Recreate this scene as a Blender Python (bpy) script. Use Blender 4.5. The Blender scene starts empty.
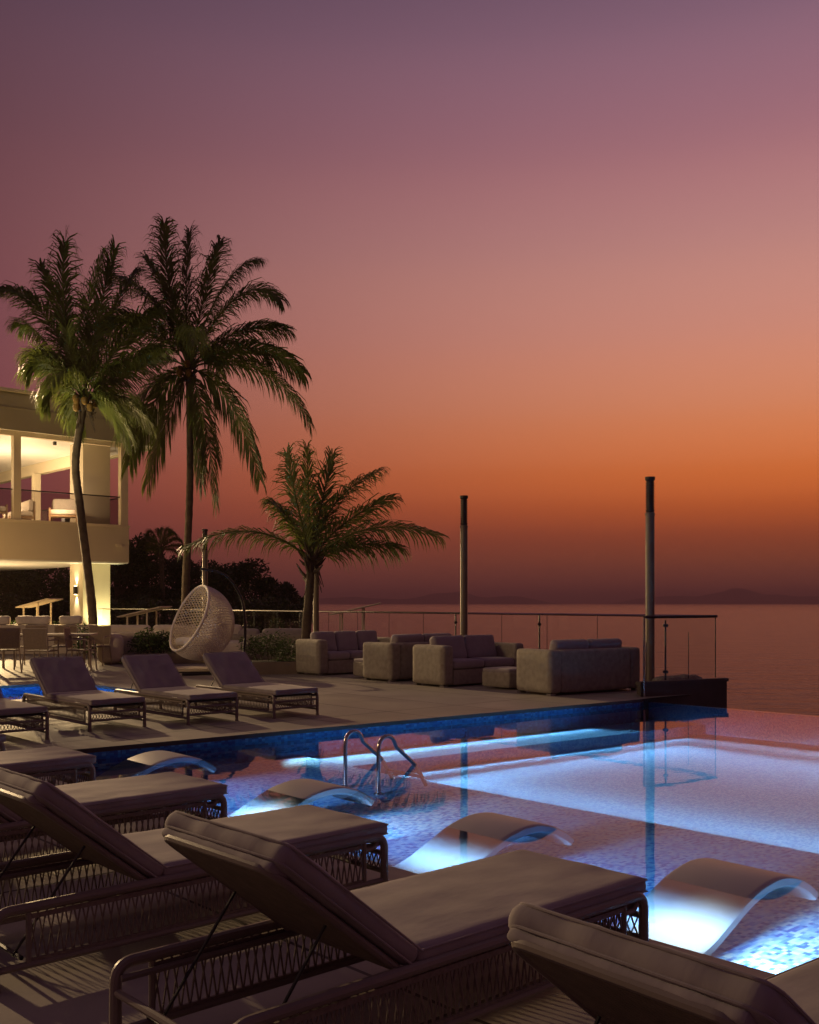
import bpy, bmesh, math, random
from mathutils import Vector, Matrix, noise
random.seed(11)
R = math.radians
sc = bpy.context.scene
COL = sc.collection
# ------------------------------------------------------------------ axes of the place
U = Vector((.7386, .6742, 0))      # from the near loungers out over the pool
V = Vector((-.6742, .7386, 0))     # along the near pool edge
ANG = math.atan2(U.y, U.x)
def W(lx, ly, z=0): return Vector((lx, ly, z))
def loc2(p): return (p[0]*U.x + p[1]*U.y, p[0]*V.x + p[1]*V.y)

# ------------------------------------------------------------------ mesh helpers
class MB:
    def __init__(s): s.v = []; s.f = []
    def add(s, vs, fs):
        b = len(s.v); s.v += [tuple(p) for p in vs]; s.f += [tuple(i+b for i in q) for q in fs]
        return s
    def box(s, x0, x1, y0, y1, z0, z1, M=None):
        vs = [Vector(p) for p in ((x0,y0,z0),(x1,y0,z0),(x1,y1,z0),(x0,y1,z0),(x0,y0,z1),(x1,y0,z1),(x1,y1,z1),(x0,y1,z1))]
        if M: vs = [M @ p for p in vs]
        return s.add(vs, [(0,3,2,1),(4,5,6,7),(0,1,5,4),(1,2,6,5),(2,3,7,6),(3,0,4,7)])
    def cush(s, c, size, r, n=(8,6,3), puff=0, amp=0, freq=6, seed=0, M=None):
        """a rounded, slightly uneven box"""
        hx, hy, hz = [a/2 for a in size]; r = min(r, hx, hy, hz*.999)
        idx = {}; vs = []; fs = []
        nx, ny, nz = n
        def dense(k, m, h):      # grid lines crowded towards the rounded edges
            t = k/m*2-1
            return h*math.copysign(1-(1-abs(t))**1.35, t)
        def vert(i, j, k):
            key = (i, j, k)
            if key in idx: return idx[key]
            p = Vector((dense(i,nx,hx), dense(j,ny,hy), dense(k,nz,hz)))
            q = Vector((max(-hx+r,min(hx-r,p.x)), max(-hy+r,min(hy-r,p.y)), max(-hz+r,min(hz-r,p.z))))
            d = p-q
            if d.length > 1e-9: d.normalize()
            p = q + d*r
            if puff:
                e = max(0,(1-(p.x/hx)**2))*max(0,(1-(p.y/hy)**2))
                p.z += math.copysign(1, p.z)*puff*e
            if amp:
                w = noise.noise(Vector((p.x*freq+seed*7.1, p.y*freq*1.6, p.z*freq)))+.5*noise.noise(Vector((p.x*freq*2.7, p.y*freq*3.1+seed*3.3, p.z*freq*3)))
                p += (d if d.length > 0 else Vector((0,0,1)))*amp*w
            p += Vector(c)
            if M: p = M @ p
            idx[key] = len(vs); vs.append(p); return idx[key]
        for i in range(nx):
            for j in range(ny):
                fs.append((vert(i,j,0),vert(i,j+1,0),vert(i+1,j+1,0),vert(i+1,j,0)))
                fs.append((vert(i,j,nz),vert(i+1,j,nz),vert(i+1,j+1,nz),vert(i,j+1,nz)))
        for i in range(nx):
            for k in range(nz):
                fs.append((vert(i,0,k),vert(i+1,0,k),vert(i+1,0,k+1),vert(i,0,k+1)))
                fs.append((vert(i,ny,k),vert(i,ny,k+1),vert(i+1,ny,k+1),vert(i+1,ny,k)))
        for j in range(ny):
            for k in range(nz):
                fs.append((vert(0,j,k),vert(0,j,k+1),vert(0,j+1,k+1),vert(0,j+1,k)))
                fs.append((vert(nx,j,k),vert(nx,j+1,k),vert(nx,j+1,k+1),vert(nx,j,k+1)))
        return s.add(vs, fs)
    def tube(s, pts, r, n=8, rs=None, closed=False):
        pts = [Vector(p) for p in pts]; m = len(pts)
        vs = []; fs = []
        t0 = (pts[1]-pts[0]).normalized()
        a = t0.orthogonal().normalized()
        for i, p in enumerate(pts):
            if closed: t = (pts[(i+1)%m]-pts[i-1])
            elif i == 0: t = pts[1]-p
            elif i == m-1: t = p-pts[i-1]
            else: t = pts[i+1]-pts[i-1]
            t.normalize()
            a = (a - t*a.dot(t)).normalized(); b = t.cross(a)
            rr = rs[i] if rs else r
            for k in range(n):
                w = 2*math.pi*k/n
                vs.append(p + a*math.cos(w)*rr + b*math.sin(w)*rr)
        for i in range(m if closed else m-1):
            j = (i+1) % m
            for k in range(n):
                l = (k+1) % n
                fs.append((i*n+k, i*n+l, j*n+l, j*n+k))
        if not closed:
            fs.append(tuple(range(n-1,-1,-1))); fs.append(tuple((m-1)*n+k for k in range(n)))
        return s.add(vs, fs)
    def prism(s, poly, z0, z1):
        n = len(poly)
        vs = [(p[0],p[1],z0) for p in poly]+[(p[0],p[1],z1) for p in poly]
        fs = [tuple(range(n-1,-1,-1)), tuple(range(n,2*n))]
        for i in range(n):
            j = (i+1)%n; fs.append((i,j,n+j,n+i))
        return s.add(vs, fs)
    def lathe(s, prof, c=(0,0,0), n=20):
        vs = []; fs = []
        for r, z in prof:
            for k in range(n):
                w = 2*math.pi*k/n; vs.append((c[0]+r*math.cos(w), c[1]+r*math.sin(w), c[2]+z))
        for i in range(len(prof)-1):
            for k in range(n):
                l = (k+1)%n; fs.append((i*n+k,i*n+l,(i+1)*n+l,(i+1)*n+k))
        fs.append(tuple(range(n-1,-1,-1))); fs.append(tuple((len(prof)-1)*n+k for k in range(n)))
        return s.add(vs, fs)

def fillet(pts, r, seg=6):
    pts = [Vector(p) for p in pts]; out = [pts[0]]
    for i in range(1, len(pts)-1):
        a, b, c = pts[i-1], pts[i], pts[i+1]
        d1 = (a-b); d2 = (c-b); l = min(r, d1.length*.49, d2.length*.49)
        p, q = b+d1.normalized()*l, b+d2.normalized()*l
        for k in range(seg+1):
            t = k/seg; out.append(p*(1-t)**2 + b*2*t*(1-t) + q*t*t)
    out.append(pts[-1]); return out

def build(name, mb, m, parent=None, smooth=True, loc=None, rz=None, fix=True, auto=35):
    me = bpy.data.meshes.new(name); me.from_pydata(mb.v, [], mb.f)
    if fix:
        b = bmesh.new(); b.from_mesh(me); bmesh.ops.recalc_face_normals(b, faces=b.faces[:]); b.to_mesh(me); b.free()
    if smooth:
        me.polygons.foreach_set('use_smooth', [True]*len(me.polygons))
        try: me.set_sharp_from_angle(angle=R(auto))
        except Exception: pass
    if m: me.materials.append(m)
    o = bpy.data.objects.new(name, me); COL.objects.link(o)
    if parent: o.parent = parent
    if loc is not None: o.location = loc
    if rz is not None: o.rotation_euler[2] = rz
    return o
def tag(o, label=None, cat=None, group=None, kind=None):
    for k, v in (('label',label),('category',cat),('group',group),('kind',kind)):
        if v: o[k] = v
    return o
def thing(name, label, cat, loc=(0,0,0), rz=0, group=None):
    o = bpy.data.objects.new(name, None); COL.objects.link(o); o.empty_display_size = .1
    o.location = loc; o.rotation_euler[2] = rz
    return tag(o, label, cat, group)
def struct(name, mb, m, **k): return tag(build(name, mb, m, **k), kind='structure')
def copy_tree(o, parent=None):
    kids = list(o.children)
    c = o.copy(); COL.objects.link(c)
    if parent: c.parent = parent
    for ch in kids: copy_tree(ch, c)
    return c
def place(first, used, loc, rz, label):
    o = copy_tree(first) if used else first
    o.location = loc; o.rotation_euler[2] = rz; o['label'] = label
    return o

# ------------------------------------------------------------------ materials
def lin(c):
    c = [x/255 for x in c]
    return tuple(x/12.92 if x <= .04045 else ((x+.055)/1.055)**2.4 for x in c)+(1,)
class NT:
    def __init__(s, m): s.t = m.node_tree; s.n = s.t.nodes; s.l = s.t.links
    def new(s, t, **k):
        n = s.n.new(t)
        for a, v in k.items(): setattr(n, a, v)
        return n
    def link(s, a, b): s.l.new(a, b)
def newmat(name):
    m = bpy.data.materials.new(name); m.use_nodes = True
    for n in list(m.node_tree.nodes): m.node_tree.nodes.remove(n)
    t = NT(m); out = t.new('ShaderNodeOutputMaterial')
    return m, t, out
def pmat(name, c, rough=.7, var=.15, scale=8, bump=0, bscale=60, metal=0, spec=.4, dist=.01, aniso=None, sheen=0, trans_leaf=0, wave=None):
    m, t, out = newmat(name)
    p = t.new('ShaderNodeBsdfPrincipled')
    p.inputs['Roughness'].default_value = rough; p.inputs['Metallic'].default_value = metal
    p.inputs['Specular IOR Level'].default_value = spec
    if sheen: p.inputs['Sheen Weight'].default_value = sheen
    tc = t.new('ShaderNodeTexCoord')
    nz = t.new('ShaderNodeTexNoise'); nz.inputs['Scale'].default_value = scale; nz.inputs['Detail'].default_value = 5
    t.link(tc.outputs['Object'], nz.inputs['Vector'])
    rp = t.new('ShaderNodeValToRGB')
    rp.color_ramp.elements[0].position = .3; rp.color_ramp.elements[1].position = .7
    rp.color_ramp.elements[0].color = tuple(x*(1-var) for x in c[:3])+(1,)
    rp.color_ramp.elements[1].color = tuple(min(1,x*(1+var)) for x in c[:3])+(1,)
    t.link(nz.outputs['Fac'], rp.inputs['Fac']); t.link(rp.outputs['Color'], p.inputs['Base Color'])
    if bump:
        n2 = t.new('ShaderNodeTexNoise'); n2.inputs['Scale'].default_value = bscale; n2.inputs['Detail'].default_value = 4
        vec = tc.outputs['Object']
        if aniso:
            mp = t.new('ShaderNodeMapping'); mp.inputs['Scale'].default_value = aniso
            t.link(vec, mp.inputs['Vector']); vec = mp.outputs['Vector']
        t.link(vec, n2.inputs['Vector'])
        b = t.new('ShaderNodeBump'); b.inputs['Strength'].default_value = bump; b.inputs['Distance'].default_value = dist
        h = n2.outputs['Fac']
        if wave:
            wv = t.new('ShaderNodeTexBrick'); wv.inputs['Scale'].default_value = wave
            wv.inputs['Color1'].default_value = (1,1,1,1); wv.inputs['Color2'].default_value = (.8,.8,.8,1); wv.inputs['Mortar'].default_value = (0,0,0,1)
            wv.inputs['Mortar Size'].default_value = .06; wv.inputs['Mortar Smooth'].default_value = 1
            sx = t.new('ShaderNodeSeparateXYZ'); t.link(tc.outputs['Object'], sx.inputs[0])
            ad = t.new('ShaderNodeMath', operation='ADD'); t.link(sx.outputs['X'], ad.inputs[0]); t.link(sx.outputs['Y'], ad.inputs[1])
            cb = t.new('ShaderNodeCombineXYZ'); t.link(ad.outputs[0], cb.inputs['X']); t.link(sx.outputs['Z'], cb.inputs['Y'])
            t.link(cb.outputs[0], wv.inputs['Vector'])
            h = wv.outputs['Color']
        t.link(h, b.inputs['Height']); t.link(b.outputs['Normal'], p.inputs['Normal'])
    sh = p.outputs[0]
    if trans_leaf:
        tr = t.new('ShaderNodeBsdfTranslucent'); t.link(rp.outputs['Color'], tr.inputs['Color'])
        mx = t.new('ShaderNodeMixShader'); mx.inputs[0].default_value = trans_leaf
        t.link(sh, mx.inputs[1]); t.link(tr.outputs[0], mx.inputs[2]); sh = mx.outputs[0]
    t.link(sh, out.inputs['Surface'])
    return m
def emat(name, c, s):
    m, t, out = newmat(name); e = t.new('ShaderNodeEmission'); e.inputs[0].default_value = c; e.inputs[1].default_value = s
    t.link(e.outputs[0], out.inputs['Surface']); return m
def glassmat(name, tint, refl=1.0):
    m, t, out = newmat(name)
    fr = t.new('ShaderNodeFresnel'); fr.inputs['IOR'].default_value = 1.5
    ml = t.new('ShaderNodeMath', operation='MULTIPLY'); ml.inputs[1].default_value = refl; ge = t.new('ShaderNodeNewGeometry'); iv = t.new('ShaderNodeMath', operation='SUBTRACT'); iv.inputs[0].default_value = refl; t.link(ge.outputs['Backfacing'], iv.inputs[1]); iv.use_clamp = True; t.link(iv.outputs[0], ml.inputs[1])
    t.link(fr.outputs[0], ml.inputs[0])
    tr = t.new('ShaderNodeBsdfTransparent'); tr.inputs[0].default_value = tint
    gl = t.new('ShaderNodeBsdfGlossy'); gl.inputs['Roughness'].default_value = .02
    mx = t.new('ShaderNodeMixShader'); t.link(ml.outputs[0], mx.inputs[0]); t.link(tr.outputs[0], mx.inputs[1]); t.link(gl.outputs[0], mx.inputs[2])
    t.link(mx.outputs[0], out.inputs['Surface']); return m

# stone deck with long joints
def deckmat():
    m, t, out = newmat('deck_stone')
    p = t.new('ShaderNodeBsdfPrincipled'); p.inputs['Roughness'].default_value = .55; p.inputs['Specular IOR Level'].default_value = .35
    tc = t.new('ShaderNodeTexCoord')
    br = t.new('ShaderNodeTexBrick'); br.offset = 0; br.inputs['Scale'].default_value = 1
    br.inputs['Brick Width'].default_value = 1.25; br.inputs['Row Height'].default_value = 2.5
    br.inputs['Mortar Size'].default_value = .011; br.inputs['Mortar Smooth'].default_value = .2
    br.inputs['Color1'].default_value = (.33,.295,.25,1); br.inputs['Color2'].default_value = (.265,.235,.195,1); br.inputs['Mortar'].default_value = (.03,.025,.02,1)
    t.link(tc.outputs['Object'], br.inputs['Vector'])
    nz = t.new('ShaderNodeTexNoise'); nz.inputs['Scale'].default_value = .9; nz.inputs['Detail'].default_value = 8; nz.inputs['Roughness'].default_value = .65
    t.link(tc.outputs['Object'], nz.inputs['Vector'])
    mr = t.new('ShaderNodeMapRange'); mr.inputs[1].default_value = .3; mr.inputs[2].default_value = .7; mr.inputs[3].default_value = .72; mr.inputs[4].default_value = 1.12
    t.link(nz.outputs['Fac'], mr.inputs[0])
    mx = t.new('ShaderNodeVectorMath', operation='SCALE'); t.link(br.outputs['Color'], mx.inputs[0]); t.link(mr.outputs[0], mx.inputs['Scale'])
    t.link(mx.outputs[0], p.inputs['Base Color'])
    n2 = t.new('ShaderNodeTexNoise'); n2.inputs['Scale'].default_value = 40; n2.inputs['Detail'].default_value = 6
    t.link(tc.outputs['Object'], n2.inputs['Vector'])
    b = t.new('ShaderNodeBump'); b.inputs['Strength'].default_value = .25; b.inputs['Distance'].default_value = .004
    t.link(n2.outputs['Fac'], b.inputs['Height']); t.link(b.outputs[0], p.inputs['Normal'])
    t.link(p.outputs[0], out.inputs['Surface']); return m
# glass mosaic, 25 mm
def tilemat(name, stops, size=.025):
    m, t, out = newmat(name)
    p = t.new('ShaderNodeBsdfPrincipled'); p.inputs['Roughness'].default_value = .4
    tc = t.new('ShaderNodeTexCoord')
    sn = t.new('ShaderNodeVectorMath', operation='MULTIPLY_ADD'); k = 1/size
    sn.inputs[1].default_value = (k*.62,k,k); sn.inputs[2].default_value = (.5,.5,.5)
    t.link(tc.outputs['Object'], sn.inputs[0])
    fl = t.new('ShaderNodeVectorMath', operation='FLOOR'); t.link(sn.outputs[0], fl.inputs[0])
    wn = t.new('ShaderNodeTexWhiteNoise'); wn.noise_dimensions = '3D'; t.link(fl.outputs[0], wn.inputs['Vector'])
    rp = t.new('ShaderNodeValToRGB'); rp.color_ramp.interpolation = 'CONSTANT'
    e = rp.color_ramp.elements; e[0].position = 0; e[0].color = stops[0][1]; e[1].position = stops[1][0]; e[1].color = stops[1][1]
    for ps, c in stops[2:]:
        x = e.new(ps); x.color = c
    t.link(wn.outputs['Value'], rp.inputs['Fac'])
    t.link(rp.outputs['Color'], p.inputs['Base Color'])
    t.link(p.outputs[0], out.inputs['Surface']); return m
def poolwater():
    m, t, out = newmat('pool_water')
    tc = t.new('ShaderNodeTexCoord')
    n1 = t.new('ShaderNodeTexNoise'); n1.inputs['Scale'].default_value = 2.2; n1.inputs['Detail'].default_value = 3; n1.inputs['Roughness'].default_value = .45
    t.link(tc.outputs['Object'], n1.inputs['Vector'])
    b = t.new('ShaderNodeBump'); b.inputs['Strength'].default_value = .12; b.inputs['Distance'].default_value = .012
    t.link(n1.outputs['Fac'], b.inputs['Height'])
    fr = t.new('ShaderNodeFresnel'); fr.inputs['IOR'].default_value = 1.40; t.link(b.outputs[0], fr.inputs['Normal'])
    tr = t.new('ShaderNodeBsdfTransparent'); tr.inputs[0].default_value = (.62,.86,.98,1)
    gl = t.new('ShaderNodeBsdfGlossy'); gl.inputs['Roughness'].default_value = .012; t.link(b.outputs[0], gl.inputs['Normal'])
    mx = t.new('ShaderNodeMixShader'); t.link(fr.outputs[0], mx.inputs[0]); t.link(tr.outputs[0], mx.inputs[1]); t.link(gl.outputs[0], mx.inputs[2])
    t.link(mx.outputs[0], out.inputs['Surface']); return m
def seamat():
    m, t, out = newmat('sea_water')
    p = t.new('ShaderNodeBsdfPrincipled'); p.inputs['Base Color'].default_value = (.012,.012,.018,1); p.inputs['Roughness'].default_value = .18; p.inputs['IOR'].default_value = 1.33
    tc = t.new('ShaderNodeTexCoord')
    mp = t.new('ShaderNodeMapping'); mp.inputs['Scale'].default_value = (.05,.16,1); t.link(tc.outputs['Object'], mp.inputs[0])
    n1 = t.new('ShaderNodeTexNoise'); n1.inputs['Scale'].default_value = 1; n1.inputs['Detail'].default_value = 6; n1.inputs['Roughness'].default_value = .6
    t.link(mp.outputs[0], n1.inputs['Vector'])
    b = t.new('ShaderNodeBump'); b.inputs['Strength'].default_value = .8; b.inputs['Distance'].default_value = 2.0
    t.link(n1.outputs['Fac'], b.inputs['Height']); t.link(b.outputs[0], p.inputs['Normal'])
    t.link(p.outputs[0], out.inputs['Surface']); return m

M = {}
M['deck'] = deckmat()
BL = lambda a: a+(1,)
M['tile'] = tilemat('pool_mosaic', [(0,BL((.05,.16,.52))),(.12,BL((.12,.32,.68))),(.30,BL((.22,.46,.76))),(.52,BL((.34,.58,.82))),(.76,BL((.50,.68,.84)))], .022)
M['deeptile'] = tilemat('basin_mosaic', [(0,BL((.12,.32,.63))),(.25,BL((.18,.40,.68))),(.5,BL((.25,.46,.71))),(.75,BL((.33,.53,.74)))], .018)
M['band'] = tilemat('waterline_mosaic', [(0,BL((.01,.08,.26))),(.3,BL((.02,.15,.40))),(.6,BL((.03,.22,.50))),(.9,BL((.08,.34,.6)))])
M['pool'] = poolwater(); M['sea'] = seamat()
M['slab'] = pmat('deck_edge_shade', (.06,.05,.045), .8)  # near-black: the shadow gap at the deck lip is put into the colour
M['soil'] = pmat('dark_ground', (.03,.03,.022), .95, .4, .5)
M['gravel'] = pmat('pale_gravel', (.30,.27,.22), .9, .4, 40, .8, 70, dist=.03)
M['frame'] = pmat('taupe_powder_coat', (.20,.165,.14), .42, .08, 5, .05, 200)
M['rope'] = pmat('taupe_rope', (.19,.15,.125), .8, .2, 60, .4, 300, dist=.002)
M['fabric'] = pmat('taupe_fabric', (.275,.238,.235), .9, .12, 5, .12, 16, dist=.008, sheen=.15, aniso=(1,2.2,1))
M['wovenback'] = pmat('woven_back', (.19,.15,.115), .85, .15, 20, .9, 90, dist=.006, wave=26)
M['wicker'] = pmat('taupe_wicker', (.36,.32,.255), .75, .18, 14, .8, 90, dist=.006, wave=34)
M['cushion'] = pmat('grey_cushion', (.30,.265,.265), .92, .08, 7, .3, 300, dist=.002, sheen=.15)
M['pale'] = pmat('pale_cushion', (.62,.56,.47), .9, .08, 7, .3, 200, dist=.003)
M['steel'] = pmat('polished_steel', (.42,.41,.40), .16, .05, 5, 0, metal=1)
M['dark'] = pmat('black_metal', (.018,.017,.017), .4, .1, 5)
M['post'] = pmat('bronze_post', (.16,.13,.095), .42, .15, 3, .1, 60, metal=.25)
M['louvre'] = pmat('lamp_louvre', (.05,.042,.035), .45, .15, 3, metal=.5)
M['glass'] = glassmat('rail_glass', (.975,.98,.97,1), 1.0)
M['smoke'] = glassmat('smoked_glass', (.80,.78,.78,1), 1.0)
M['white'] = pmat('white_resin', (.74,.74,.72), .38, .04, 3, .04, 80)
M['chaiseshell'] = pmat('grey_white_resin', (.46,.44,.42), .42, .06, 3, .05, 80)
M['plaster'] = pmat('cream_plaster', (.56,.50,.37), .85, .06, .7, .15, 60)
M['cream'] = pmat('cream_paint', (.62,.55,.40), .7, .05, 1, .08, 30)
M['roofpaint'] = pmat('olive_fascia', (.36,.34,.22), .75, .07, .6, .08, 20)
M['wood'] = pmat('warm_wood', (.30,.19,.10), .6, .25, 4, .2, 40)
M['sling'] = pmat('taupe_sling', (.24,.18,.12), .8, .12, 30, .4, 300, dist=.002)
M['chairframe'] = pmat('beige_frame', (.34,.27,.19), .5, .1, 10)
M['planter'] = pmat('beige_stone_planter', (.58,.51,.38), .8, .08, 2, .15, 60)
M['box'] = pmat('brown_planter', (.22,.18,.12), .75, .15, 3, .2, 60)
M['leaf'] = pmat('shrub_leaf', (.05,.085,.022), .5, .5, 3, trans_leaf=.25)
M['palm'] = pmat('palm_leaf', (.125,.155,.03), .45, .45, 1.2, trans_leaf=.35)
M['tree'] = pmat('tree_leaf', (.035,.05,.018), .6, .5, .5, trans_leaf=.2)
M['bark'] = pmat('palm_bark', (.085,.062,.043), .9, .35, 6, .8, 30, dist=.02)
M['coconut'] = pmat('coconut', (.22,.13,.03), .6, .3, 12)
M['stone'] = pmat('dark_stone_plinth', (.085,.07,.06), .75, .2, 2, .25, 40)
M['hill'] = pmat('hill_forest', (.03,.035,.03), .95, .3, .002)
M['shell'] = pmat('pale_wicker', (.80,.74,.62), .7, .12, 20, .3, 120)
M['lamp'] = emat('lit_lamp', (1,.72,.38,1), 18)
M['poollamp'] = emat('lit_pool_lamp', (.75,.93,1,1), 6)

# ------------------------------------------------------------------ camera and render
cam = bpy.data.cameras.new('camera'); co = bpy.data.objects.new('camera', cam); COL.objects.link(co)
co.location = (0,0,1.4); co.rotation_euler = (R(90),0,0)
cam.sensor_width = 36; cam.lens = 36*1030/1024; cam.shift_y = 91/1024; cam.clip_end = 60000; cam.clip_start = .05
sc.camera = co
sc.view_settings.view_transform = 'Standard'; sc.view_settings.look = 'None'; sc.view_settings.exposure = 0; sc.view_settings.gamma = 1
cy = sc.cycles
cy.use_denoising = True; cy.max_bounces = 8; cy.diffuse_bounces = 3; cy.glossy_bounces = 4; cy.transparent_max_bounces = 24; cy.transmission_bounces = 4
cy.sample_clamp_indirect = 4; cy.sample_clamp_direct = 0; cy.caustics_reflective = False; cy.caustics_refractive = False

# ------------------------------------------------------------------ dusk sky
GLOW = R(30)                        # the afterglow lies 30 degrees right of the view
w = bpy.data.worlds.new('World'); sc.world = w; w.use_nodes = True
t = NT(w)
for n in list(t.n): t.n.remove(n)
out = t.new('ShaderNodeOutputWorld')
tc = t.new('ShaderNodeTexCoord'); sx = t.new('ShaderNodeSeparateXYZ'); t.link(tc.outputs['Generated'], sx.inputs[0])
el = t.new('ShaderNodeMath', operation='DIVIDE'); el.inputs[1].default_value = .6; t.link(sx.outputs['Z'], el.inputs[0]); el.use_clamp = True
LEFTC = [(.005,(110,57,54)),(.095,(113,58,56)),(.17,(115,60,62)),(.259,(124,68,72)),(.374,(125,73,78)),(.5225,(121,75,80)),(.67,(107,70,79)),(.80,(93,66,80)),(1,(70,54,72))]
RIGHTC = [(.005,(130,67,56)),(.065,(138,70,48)),(.125,(172,80,44)),(.170,(210,104,50)),(.222,(223,121,67)),(.302,(222,137,98)),(.394,(214,142,120)),(.516,(196,137,129)),(.635,(172,117,123)),(.80,(135,99,117)),(1,(84,66,84))]
def sample(tab, x):
    if x <= tab[0][0]: return lin(tab[0][1])
    for (a, ca), (b, cb) in zip(tab[:-1], tab[1:]):
        if x <= b:
            q = (x-a)/(b-a); ca, cb = lin(ca), lin(cb); return tuple(ca[k]*(1-q)+cb[k]*q for k in range(4))
    return lin(tab[-1][1])
def ramp(stops):
    r = t.new('ShaderNodeValToRGB'); r.color_ramp.interpolation = 'CARDINAL'
    e = r.color_ramp.elements
    e[0].position, e[0].color = stops[0]; e[1].position, e[1].color = stops[-1]
    for p, c in stops[1:-1]:
        x = e.new(p); x.color = c
    t.link(el.outputs[0], r.inputs[0]); return r
FL, FR_ = .195, .96                  # share of the glow at the two sides of the view
SKYL, SKYR = [], []
for x in (0,.06,.115,.165,.22,.30,.40,.52,.65,.80,1):
    l, r_ = sample(LEFTC, x), sample(RIGHTC, x)
    SKYL.append((x, tuple(max(.004, l[k]-(r_[k]-l[k])*FL/(FR_-FL)*.8) for k in range(3))+(1,)))
    SKYR.append((x, tuple(r_[k]+(r_[k]-l[k])*(1-FR_)/(FR_-FL) for k in range(3))+(1,)))
ra, rb = ramp(SKYL), ramp(SKYR)
fl = t.new('ShaderNodeVectorMath', operation='MULTIPLY'); fl.inputs[1].default_value = (1,1,0); t.link(tc.outputs['Generated'], fl.inputs[0])
nm = t.new('ShaderNodeVectorMath', operation='NORMALIZE'); t.link(fl.outputs[0], nm.inputs[0])
dt = t.new('ShaderNodeVectorMath', operation='DOT_PRODUCT'); dt.inputs[1].default_value = (math.sin(GLOW), math.cos(GLOW), 0); t.link(nm.outputs[0], dt.inputs[0])
mr = t.new('ShaderNodeMapRange'); mr.inputs[1].default_value = .5; mr.inputs[2].default_value = 1.0; t.link(dt.outputs['Value'], mr.inputs[0])
pw = t.new('ShaderNodeMath', operation='POWER'); pw.inputs[1].default_value = 1.25; t.link(mr.outputs[0], pw.inputs[0])
mx = t.new('ShaderNodeMix', data_type='RGBA'); t.link(pw.outputs[0], mx.inputs[0]); t.link(ra.outputs[0], mx.inputs[6]); t.link(rb.outputs[0], mx.inputs[7])
bg = t.new('ShaderNodeBackground'); bg.inputs[1].default_value = 1.0; t.link(mx.outputs[2], bg.inputs[0])
ns = t.new('ShaderNodeTexSky', sky_type='NISHITA'); ns.sun_disc = False; ns.sun_elevation = R(1.0); ns.sun_rotation = GLOW
b2 = t.new('ShaderNodeBackground'); b2.inputs[1].default_value = .0004; t.link(ns.outputs[0], b2.inputs[0])
ad = t.new('ShaderNodeAddShader'); t.link(bg.outputs[0], ad.inputs[0]); t.link(b2.outputs[0], ad.inputs[1]); t.link(ad.outputs[0], out.inputs[0])

def aim(o, d): o.rotation_euler = Vector(d).to_track_quat('-Z','Y').to_euler()
def light(name, typ, loc, power, col, size=.1, d=None, cone=None, blend=.4):
    l = bpy.data.lights.new(name, typ); l.energy = power; l.color = col
    if typ == 'AREA': l.size = size
    elif typ == 'SUN': l.angle = size
    else: l.shadow_soft_size = size
    if typ == 'SPOT': l.spot_size = cone; l.spot_blend = blend
    o = bpy.data.objects.new(name, l); COL.objects.link(o); o.location = loc
    if d is not None: aim(o, d)
    return o
light('afterglow_sun', 'SUN', (0,0,40), .06, (1,.55,.3), R(10), d=(-math.sin(GLOW),-math.cos(GLOW),-.09))
WARM = (1,.69,.36)
KEY, SIDE = 20000, 3200
light('roof_floodlight', 'SPOT', (-19,38,11.5), KEY*1.1, WARM, .22, d=(17.5,-19.5,-11.5), cone=R(26), blend=.35)
light('garden_floodlight', 'SPOT', (-12,14,4.0), 6000, WARM, .10, d=(7.2,-8.6,-3.6), cone=R(29), blend=.4)
light('terrace_floodlight', 'SPOT', (-24,4,7.5), SIDE*1.5, WARM, 1.2, d=(24,19,-7), cone=R(64), blend=.45)
light('lounger_fill', 'SPOT', (-24,3,7.5), 850, WARM, 1.2, d=(24,-1.5,-7), cone=R(60), blend=.6)  # added weak spot that warms the near lounger backs

# ------------------------------------------------------------------ deck, pool, sea
K = Vector((-3.74,9.405,0)); FD = Vector((.786,.618,0)); ND = Vector((.680,-.733,0))
C = Vector((3.385,14.35+.45,0)); C = K + FD*9.05
NE = K + ND*24
WE0 = Vector((3.55,15.46,0)); WE1 = WE0 + Vector((.677,-.735,0))*24
RC = Vector((4.85,16.3,0)); RD = Vector((-.607,.794,0))
Z_W = -.08
def polymesh(loops, z):
    bm = bmesh.new()
    for lp in loops:
        vs = [bm.verts.new((p[0],p[1],z)) for p in lp]
        for i in range(len(vs)): bm.edges.new((vs[i], vs[(i+1)%len(vs)]))
    bmesh.ops.triangle_fill(bm, edges=bm.edges[:], use_beauty=True)
    bmesh.ops.recalc_face_normals(bm, faces=bm.faces[:])
    for fc in bm.faces:
        if fc.normal.z < 0: fc.normal_flip()
    mb = MB(); bm.verts.index_update()
    mb.add([v.co for v in bm.verts], [tuple(v.index for v in fc.verts) for fc in bm.faces]); bm.free()
    return mb
def L2(lp): return [loc2(p) for p in lp]
small = [Vector((-6.0,18.2,0)), Vector((-4.13,16.4,0)), Vector((-4.13,16.4,0))-U*6, Vector((-6.0,18.2,0))-U*6]
outer = [K, C, C+Vector((.25,.25,0)), RC-U*.9-V*.02, RC, RC+RD*46, Vector((-60,70,0)), Vector((-60,-12,0)), NE+Vector((-4,-4,0)), NE]
mb = polymesh([L2(outer), L2(small)], 0)
struct('deck', mb, M['deck'], rz=ANG, smooth=False, fix=False)
def wallstrip(mb, pts, z0, z1, off=0):
    q = L2(pts)
    for a, b in zip(q[:-1], q[1:]):
        mb.add([(a[0],a[1],z0),(b[0],b[1],z0),(b[0],b[1],z1),(a[0],a[1],z1)], [(0,1,2,3)])
edge = [NE, K, C, C+(WE0-C)*1.0]
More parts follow.
